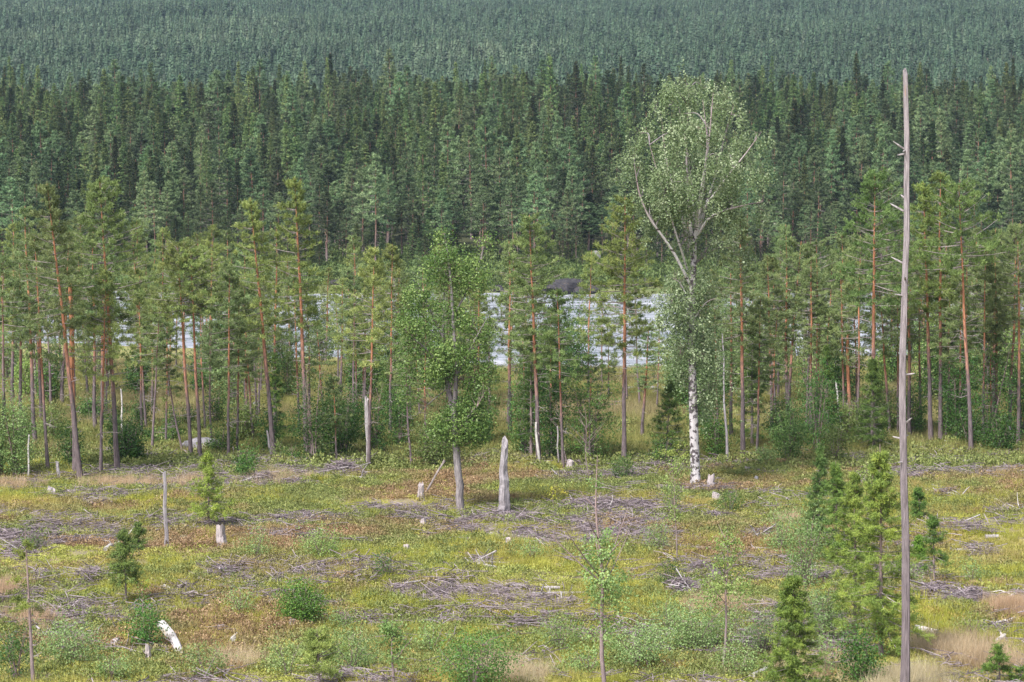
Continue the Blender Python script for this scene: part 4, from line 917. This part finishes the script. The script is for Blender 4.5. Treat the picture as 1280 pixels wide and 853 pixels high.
# ------------------------------------------------------------------ scattered stuff through geometry nodes
def scatter(name, pts, scale, tone, protos, label, cat, seed=1, tilt=.12):
    rg = np.random.default_rng(seed); N = len(pts)
    me = bpy.data.meshes.new(name); me.vertices.add(N); me.vertices.foreach_set('co', np.asarray(pts, np.float32).ravel())
    rot = np.stack([rg.normal(size=N) * tilt, rg.normal(size=N) * tilt, rg.uniform(0, 6.28, N)], -1)
    for nm, ty, key, v in (('rot', 'FLOAT_VECTOR', 'vector', rot), ('scl', 'FLOAT_VECTOR', 'vector', scale), ('tone', 'FLOAT', 'value', tone), ('pick', 'INT', 'value', rg.integers(0, len(protos), N))):
        a = me.attributes.new(nm, ty, 'POINT'); a.data.foreach_set(key, np.asarray(v, np.int32 if ty == 'INT' else np.float32).ravel())
    me.update(); o = put(name, me); o['kind'] = 'stuff'; o['label'] = label
    if cat: o['category'] = cat
    ng = bpy.data.node_groups.new(name, 'GeometryNodeTree')
    ng.interface.new_socket('Geometry', in_out='INPUT', socket_type='NodeSocketGeometry'); ng.interface.new_socket('Geometry', in_out='OUTPUT', socket_type='NodeSocketGeometry')
    n, l = ng.nodes, ng.links
    gi, go = n.new('NodeGroupInput'), n.new('NodeGroupOutput'); iop = n.new('GeometryNodeInstanceOnPoints'); mp = n.new('GeometryNodeMeshToPoints')
    jn = n.new('GeometryNodeJoinGeometry')
    for pr in protos:
        oi = n.new('GeometryNodeObjectInfo'); oi.inputs['Object'].default_value = pr; oi.inputs['As Instance'].default_value = True
        l.new(oi.outputs['Geometry'], jn.inputs[0])
    def na(nm, ty):
        a = n.new('GeometryNodeInputNamedAttribute'); a.data_type = ty; a.inputs['Name'].default_value = nm; return a.outputs['Attribute']
    l.new(gi.outputs[0], mp.inputs[0]); l.new(mp.outputs[0], iop.inputs['Points']); l.new(jn.outputs[0], iop.inputs['Instance'])
    iop.inputs['Pick Instance'].default_value = True
    l.new(na('pick', 'INT'), iop.inputs['Instance Index']); l.new(na('rot', 'FLOAT_VECTOR'), iop.inputs['Rotation']); l.new(na('scl', 'FLOAT_VECTOR'), iop.inputs['Scale'])
    l.new(iop.outputs[0], go.inputs[0])
    md = o.modifiers.new('scatter', 'NODES'); md.node_group = ng
    return o
def fan(rg, n, y0, y1, k=.205, pad=4, p=None):
    Y = np.sqrt(rg.uniform(y0 ** 2, y1 ** 2, n)); X = rg.uniform(-1, 1, n) * (Y * k + pad); return X, Y

# far forest: rows of pines and spruces beyond the river
FP = [dict(seed=401 + i, H=16., cb=[.36, .45, .28, .4][i], R=[2.4, 2.2, 2.1, 2.6][i], whorl=.85, nbr=6, ntw=5, ntuft=3, nbl=5, bl=.48, bw=.12, lowdead=14, gap=.1, sides=6, bot=.75, topf=.9) for i in range(4)]
FS = [dict(seed=421 + i, H=16., cb=[.06, .1, .05, .08][i], R=[2.3, 2.0, 2.6, 1.8][i], kind='spruce', whorl=.75, nbr=7, ntw=5, ntuft=3, nbl=4, bl=.38, bw=.11, lowdead=0, gap=.06, sides=5) for i in range(4)]
fp_parts = [conifer_meshes('far_pine', 'far_leaf', 'far_bark', **k) for k in FP]
fs_parts = [conifer_meshes('far_spruce', 'far_spruce', 'far_bark', **k) for k in FS]
rg = np.random.default_rng(61)
P_ = []
sp_ = 5.1
for Y in np.arange(416, 800, sp_):
    s2 = sp_ * (1 + max(0, Y - 520) / 900); hw = Y * .2 + 10
    for X in np.arange(-hw, hw, s2):
        x = X + rg.normal() * s2 * .38; y = Y + rg.normal() * sp_ * .4
        if y < 412: y = 412 + rg.random() * 4
        if y < 430 and rg.random() < .35: continue
        P_.append((x, y))
nbig = len(P_)
for _ in range(170):
    y = rg.uniform(408, 436); P_.append((rg.uniform(-1, 1) * (y * .2 + 8), y))
P_ = np.array(P_); isS = fbm(P_[:, 0], P_[:, 1], 60, 71) + rg.normal(size=len(P_)) * .16 + np.clip((P_[:, 1] - 500) / 600, -.12, .12) > .53
hh = rg.uniform(.45, 1.0, len(P_)) * np.where(isS, 1.02, 1.0) * (.85 + .3 * fbm(P_[:, 0], P_[:, 1], 45, 77)) * np.where(rg.random(len(P_)) < .14, rg.uniform(1.15, 1.4, len(P_)), 1)
isS[nbig:] = True; hh[nbig:] = rg.uniform(.15, .5, len(P_) - nbig)
zz = terr(P_[:, 0], P_[:, 1])
inf = np.abs(P_[:, 0]) < P_[:, 1] * .185
indiv = np.zeros(len(P_), bool)
def far_things(mask, n_max, parts, name, cat, lab, grp):
    ids = np.where(mask & inf)[0]; ids = ids[np.argsort(P_[ids, 1])][:n_max]
    for i in ids:
        indiv[i] = True; pr = parts[int(rg.integers(len(parts)))]; w = rg.uniform(.85, 1.15) * hh[i] ** .6
        thing(name, lab(P_[i, 1], parts.index(pr), hh[i]), cat, (P_[i, 0], P_[i, 1], zz[i] - .1), grp, pr, rot=(rg.normal() * .015, rg.normal() * .015, rg.uniform(0, 6.28)), scale=(w, w, hh[i]))
far_things(~isS, 80, fp_parts, 'pine_tree', 'pine', lambda y, k, h: ('tall ' if h > 1 else ('short ' if h < .8 else '')) + ['deep-crowned', 'high-crowned', 'long-crowned', 'broad-crowned'][k] + (' pine in the front row across the river' if y < 424 else ' pine behind the front row across the river'), 'pines of the forest across the river')
far_things(isS, 240, fs_parts, 'spruce_tree', 'spruce', lambda y, k, h: ('tall ' if h > 1 else ('little ' if h < .5 else ('short ' if h < .8 else ''))) + ['dark spruce', 'slim dark spruce', 'broad dark spruce', 'very narrow dark spruce'][k] + ' in the forest across the river', 'spruces of the forest across the river')
fps = [conifer_single('far_pine', 'far_leaf', 'far_bark', **k) for k in FP]; fss = [conifer_single('far_spruce', 'far_spruce', 'far_bark', **k) for k in FS]
for msk, prs, nm, lb in ((~isS & ~indiv, fps, 'pine_forest', 'mass of pines on the slope across the river'), (isS & ~indiv, fss, 'spruce_forest', 'mass of dark spruces on the slope across the river')):
    q = np.stack([P_[msk, 0], P_[msk, 1], zz[msk] - .1], -1); w = rg.uniform(.75, 1.35, len(q))
    scatter(nm, q, np.stack([w, w, hh[msk]], -1), np.zeros(len(q)), prs, lb, 'forest', 5, .015)
# far hill
def tier_tree(nm, seed, H, R, z0, tiers, p):
    """a far conifer: ragged skirts of foliage on a stem"""
    rg = np.random.default_rng(seed); mb = MB(); ns = 9; tiers = int(tiers * 1.9)
    for t in range(tiers):
        f0 = t / tiers; zb = z0 * H + (1 - z0) * H * f0; zt = min(H, zb + (1 - z0) * H / tiers * 1.6)
        r = R * (1 - f0) ** p * rg.uniform(.8, 1.15) + .12
        a = np.arange(ns) * 2 * math.pi / ns + rg.uniform(0, 6); rr = r * rg.uniform(.55, 1.2, ns)
        V = np.concatenate([np.stack([np.cos(a) * rr, np.sin(a) * rr, zb + rg.normal(size=ns) * H * .02], -1), [[rg.normal() * .1, rg.normal() * .1, zt]]])
        tri = np.stack([np.arange(ns), np.roll(np.arange(ns), -1), np.full(ns, ns)], -1)
        mb.add(V, tri=tri, tint=np.clip(.5 + rg.normal() * .12 + rg.normal(size=ns + 1) * .08, 0, 1))
    mb.tubes(np.array([[0, 0, -.5], [0, 0, H * .6]]), np.array([.16, .08]), 4, m=1)
    return bpy.data.objects.new(nm, mb.mesh(nm, [M['hill_leaf'], M['far_bark']]))
HP = [tier_tree('hill_tree', 441 + i, [15, 14, 16, 13, 15, 12][i], [1.5, 1.8, 1.4, 2.0, 1.7, 2.0][i], [.12, .3, .1, .35, .15, .2][i], [7, 6, 8, 5, 7, 6][i], [.9, .6, 1, .55, .8, .7][i]) for i in range(6)]
rg = np.random.default_rng(62)
X, Y = fan(rg, 62000, 840, 2300, .2, 10)
cl = fbm(X, Y, 90, 81); w = rg.uniform(.75, 1.35, len(X)); h = rg.uniform(.4, .95, len(X)) * (.7 + .6 * cl)
keep = rg.random(len(X)) < np.clip(.55 + (cl - .3) * 1.5, .25, 1)
scatter('hill_forest', np.stack([X, Y, terr(X, Y) - .1], -1)[keep], np.stack([w, w, h], -1)[keep], np.clip((rg.random(len(X)) < .012) * .8 + np.clip(fbm(X, Y, 130, 85) - .58 + np.where(X < 0, .06, -.04), 0, 1) * 4 * rg.random(len(X)), 0, 1)[keep], HP, 'hazy conifer forest covering the far hillside', 'forest', 6, .02)

# ground plants: small prototypes
def clump_leaf(nm, mat, seed, n_, r, h, L, w):
    rg = np.random.default_rng(seed); mb = MB(); v = in_ell(rg, n_, (0, 0, 0), (r, r, h), .5); v[:, 2] = np.abs(v[:, 2])
    mb.leaves(v, v * [.6, .6, .6] / r + rg.normal(size=(n_, 3)) * .6 + [0, 0, .4], L * rg.uniform(.6, 1.3, n_), w, rng=rg, tint=np.clip(.5 + rg.normal(size=n_) * .2, 0, 1), nrm=v / [r, r, h] * .7 + rg.normal(size=(n_, 3)) * .3 + [0, 0, .5])
    return bpy.data.objects.new(nm, mb.mesh(nm, M[mat]))
def clump_grass(nm, mat, seed, n_, r, h, w, arch=.5):
    rg = np.random.default_rng(seed); mb = MB(); c = np.stack([rg.normal(size=n_) * r, rg.normal(size=n_) * r, np.zeros(n_) - .03], -1)
    d = np.stack([rg.normal(size=n_) * arch, rg.normal(size=n_) * arch, np.ones(n_)], -1); ti = np.clip(.5 + rg.normal(size=n_) * .22, 0, 1)
    mb.blades(c, d, h * rg.uniform(.5, 1.15, n_), w, rg, ti, nrm=c / r * [.3, .3, 0] + rg.normal(size=(n_, 3)) * .3 + [0, 0, .8]); return bpy.data.objects.new(nm, mb.mesh(nm, M[mat]))
def clump_sticks(nm, mat, seed, n_, r):
    rg = np.random.default_rng(seed); mb = MB(); c = np.stack([rg.normal(size=n_) * r, rg.normal(size=n_) * r, rg.uniform(.02, .14, n_)], -1); a = rg.uniform(0, 6.28, n_)
    d = np.stack([np.cos(a), np.sin(a), rg.normal(size=n_) * .12], -1) * rg.uniform(.12, .5, n_)[:, None]
    mb.tubes(np.stack([c - d, c + rg.normal(size=(n_, 3)) * .03, c + d], 1), np.broadcast_to([.013, .01, .005], (n_, 3)), 3, tint=rg.random(n_)); return bpy.data.objects.new(nm, mb.mesh(nm, M[mat]))
M['heath'] = leaf_mat('heath_leaves', [(0, (.13, .165, .045)), (.5, (.215, .25, .075)), (1, (.32, .34, .12))], .2, .35, tone=[(0, (.18, .115, .06)), (.5, (.31, .205, .11)), (1, (.45, .33, .20))])
M['moss'] = leaf_mat('moss_green', [(0, (.24, .27, .055)), (.5, (.34, .36, .08)), (1, (.44, .44, .12))], .2, .3, tone=[(0, (.25, .19, .05)), (.5, (.40, .32, .09)), (1, (.52, .44, .16))])
M['sedge'] = leaf_mat('sedge_grass', [(0, (.23, .26, .035)), (.5, (.42, .43, .065)), (1, (.58, .55, .13))], .3, .25, tone=[(0, (.30, .24, .08)), (.5, (.42, .34, .13)), (1, (.55, .46, .22))])
M['straw'] = leaf_mat('straw_grass', [(0, (.40, .25, .15)), (.5, (.56, .39, .25)), (1, (.68, .54, .38))], .3, .2, tone=[(0, (.46, .37, .22)), (.5, (.58, .50, .32)), (1, (.68, .62, .45))])
M['herb'] = leaf_mat('bank_shrub', [(0, (.06, .10, .03)), (.5, (.12, .17, .05)), (1, (.20, .25, .08))], .2, .4)
M['meadow'] = leaf_mat('meadow_grass_blades', [(0, (.17, .19, .05)), (.5, (.31, .30, .095)), (1, (.44, .40, .16))], .3, .3, tone=[(0, (.22, .19, .09)), (.5, (.33, .28, .14)), (1, (.44, .38, .21))])
meadow = [clump_grass('meadow_tuft', 'meadow', 560 + i, 46, .11, .42, .02, .4) for i in range(3)]
heath = [clump_leaf('heath_clump', 'heath', 500 + i, 120, .32, .22, .062, .042) for i in range(4)]
moss = [clump_leaf('moss_clump', 'moss', 510 + i, 110, .34, .10, .05, .035) for i in range(3)]
sedge = [clump_grass('sedge_tuft', 'sedge', 520 + i, 46, .11, .42, .02, .4) for i in range(3)]
straw = [clump_grass('straw_tuft', 'straw', 530 + i, 60, .13, .75, .014, .35) for i in range(3)]
herb = [clump_leaf('bank_clump', 'herb', 540 + i, 70, .6, .55, .22, .15) for i in range(3)]
litter = [clump_sticks('litter_twigs', 'brush', 550 + i, 14, .3) for i in range(4)]
rg = np.random.default_rng(63)
def s3(rg, n_, a, b): s = rg.uniform(a, b, n_); return np.stack([s, s, s * rg.uniform(.7, 1.3, n_)], -1)
X, Y = fan(rg, 46000, 70, 172)
a = fbm(X, Y, 7, 101); b_ = fbm(X, Y, 4.5, 102); c_ = fbm(X, Y, 11, 103)
kh = (a + (rg.random(len(X)) - .5) * .25) > .43
tone = np.clip((b_ - .5) * 4.6 + (c_ - .5) * 3 + rg.normal(size=len(X)) * .12 + .0, 0, 1) * np.clip((165 - Y) / 14, .1, 1)
scatter('heath_cover', np.stack([X, Y, terr(X, Y)], -1)[kh], s3(rg, len(X), .6, 1.45)[kh], tone[kh], heath, 'low heath of green and reddish brown dwarf shrubs', None, 7)
X, Y = fan(rg, 30000, 70, 168); a = fbm(X, Y, 8, 111); b_ = fbm(X, Y, 4, 112); kk = a > .33
scatter('moss_cover', np.stack([X, Y, terr(X, Y) - .01], -1)[kk], s3(rg, len(X), .7, 1.6)[kk], np.clip((b_ - .42) * 3.5, 0, 1)[kk], moss, 'yellow-green moss cushions between the heath', None, 8)
X, Y = fan(rg, 30000, 70, 160); a = fbm(X, Y, 9, 121); kk = a > .53
ex = [gp(x, y)[:2] for x, y in ((300, 672), (130, 665), (640, 800), (720, 770), (770, 760), (560, 640), (680, 620), (450, 640), (60, 650), (700, 800), (250, 800), (1160, 770), (820, 770), (620, 775), (1170, 850))]
for e_ in ex: kk |= ((X - e_[0]) / 2.2) ** 2 + ((Y - e_[1]) / 3.5) ** 2 < rg.uniform(.3, 1.2, len(X))
scatter('sedge_cover', np.stack([X, Y, terr(X, Y)], -1)[kk], s3(rg, len(X), .6, 1.15)[kk], np.clip((fbm(X, Y, 5, 122) - .5) * 3 + .25, 0, 1)[kk], sedge, 'yellow-green grass patches in the clearing', None, 9)
pts, tn, sc = [], [], []
for x, y, w_, d_, n_, t_ in ((150, 612, 46, 1.4, 160, .2), (240, 606, 30, 1.0, 60, .3), (345, 600, 50, 1.6, 90, .5), (900, 765, 40, 1.0, 150, .3), (1262, 765, 34, 1.3, 200, 0.), (1195, 820, 50, 1.6, 260, .5),
        (1130, 858, 60, 1.3, 200, 1.), (1240, 830, 40, 1.4, 100, .4), (8, 745, 20, 1.4, 110, 0.), (40, 780, 34, 1.0, 60, .1), (620, 845, 34, 1.3, 90, .7), (15, 610, 30, 1.0, 60, .3), (185, 612, 60, 1.2, 60, .3), (985, 655, 14, 1.4, 24, .3), (660, 850, 30, 1., 60, .9), (300, 830, 30, .9, 30, .6), (1010, 840, 40, .9, 40, .5)):
    p = gp(x, y); k = ppm(p[1]); xs = p[0] + rg.normal(size=n_) * w_ / k * .5; ys = p[1] + rg.normal(size=n_) * d_ * .7
    pts.append(np.stack([xs, ys, terr(xs, ys)], -1)); tn.append(np.clip(t_ + rg.normal(size=n_) * .15, 0, 1)); sc.append(s3(rg, n_, .55, 1.0))
scatter('dry_grass', np.concatenate(pts), np.concatenate(sc), np.concatenate(tn), straw, 'tufts of tall dry tan and orange grass', None, 10)
X, Y = fan(rg, 17000, 70, 158); kk = fbm(X, Y, 5, 131) + rg.normal(size=len(X)) * .06 > .605
scatter('twig_litter', np.stack([X, Y, terr(X, Y) + .04], -1)[kk], s3(rg, len(X), .7, 1.5)[kk], np.zeros(kk.sum()), litter, 'grey twigs littering the clearing', None, 11)
X, Y = fan(rg, 34000, 154, 236, .2, 6); kk = fbm(X, Y, 9, 141) > .24
scatter('meadow_grass', np.stack([X, Y, terr(X, Y)], -1)[kk], s3(rg, len(X), 1.0, 1.9)[kk], np.clip((fbm(X, Y, 8, 142) - .4) * 2.5, 0, 1)[kk], meadow, 'yellow meadow grass between forest edge and river', None, 12)
X, Y = fan(rg, 12000, 148, 232, .2, 6); kk = (fbm(X, Y, 6, 151) + np.clip((168 - Y) / 60, -.1, .3)) > .52
scatter('meadow_heath', np.stack([X, Y, terr(X, Y)], -1)[kk], s3(rg, len(X), 1.3, 2.6)[kk], np.clip((fbm(X, Y, 8, 152) - .62) * 3, 0, .6)[kk], heath, 'green dwarf shrubs under the pines', None, 13)
X, Y = fan(rg, 12000, 385, 450, .2, 6); kk = (fbm(X, Y, 12, 161) > .28) & (terr(X, Y) > -1.2)
scatter('bank_shrubs', np.stack([X, Y, terr(X, Y)], -1)[kk], s3(rg, len(X), .8, 2.0)[kk], np.zeros(kk.sum()), herb, 'low green shrubs on the far bank', None, 14)

# ------------------------------------------------------------------ haze
mb = MB(); x0, x1, y0, y1, z0, z1 = -1750, 1750, -60, 3700, -8, 330
v = np.array([(x, y, z) for x in (x0, x1) for y in (y0, y1) for z in (z0, z1)])
mb.add(v, quad=np.array([(0, 1, 3, 2), (4, 6, 7, 5), (0, 4, 5, 1), (2, 3, 7, 6), (0, 2, 6, 4), (1, 5, 7, 3)]))
hm = bpy.data.materials.new('haze_air'); hm.use_nodes = True; hn = hm.node_tree.nodes; hl = hm.node_tree.links
hn.remove(hn['Principled BSDF']); pv = hn.new('ShaderNodeVolumePrincipled'); pv.inputs['Color'].default_value = (.60, .80, 1, 1); pv.inputs['Density'].default_value = .00006
hl.new(pv.outputs[0], hn['Material Output'].inputs['Volume'])
hz = put('haze', mb.mesh('haze', hm)); hz['kind'] = 'stuff'; hz['label'] = 'thin pale haze over the valley'
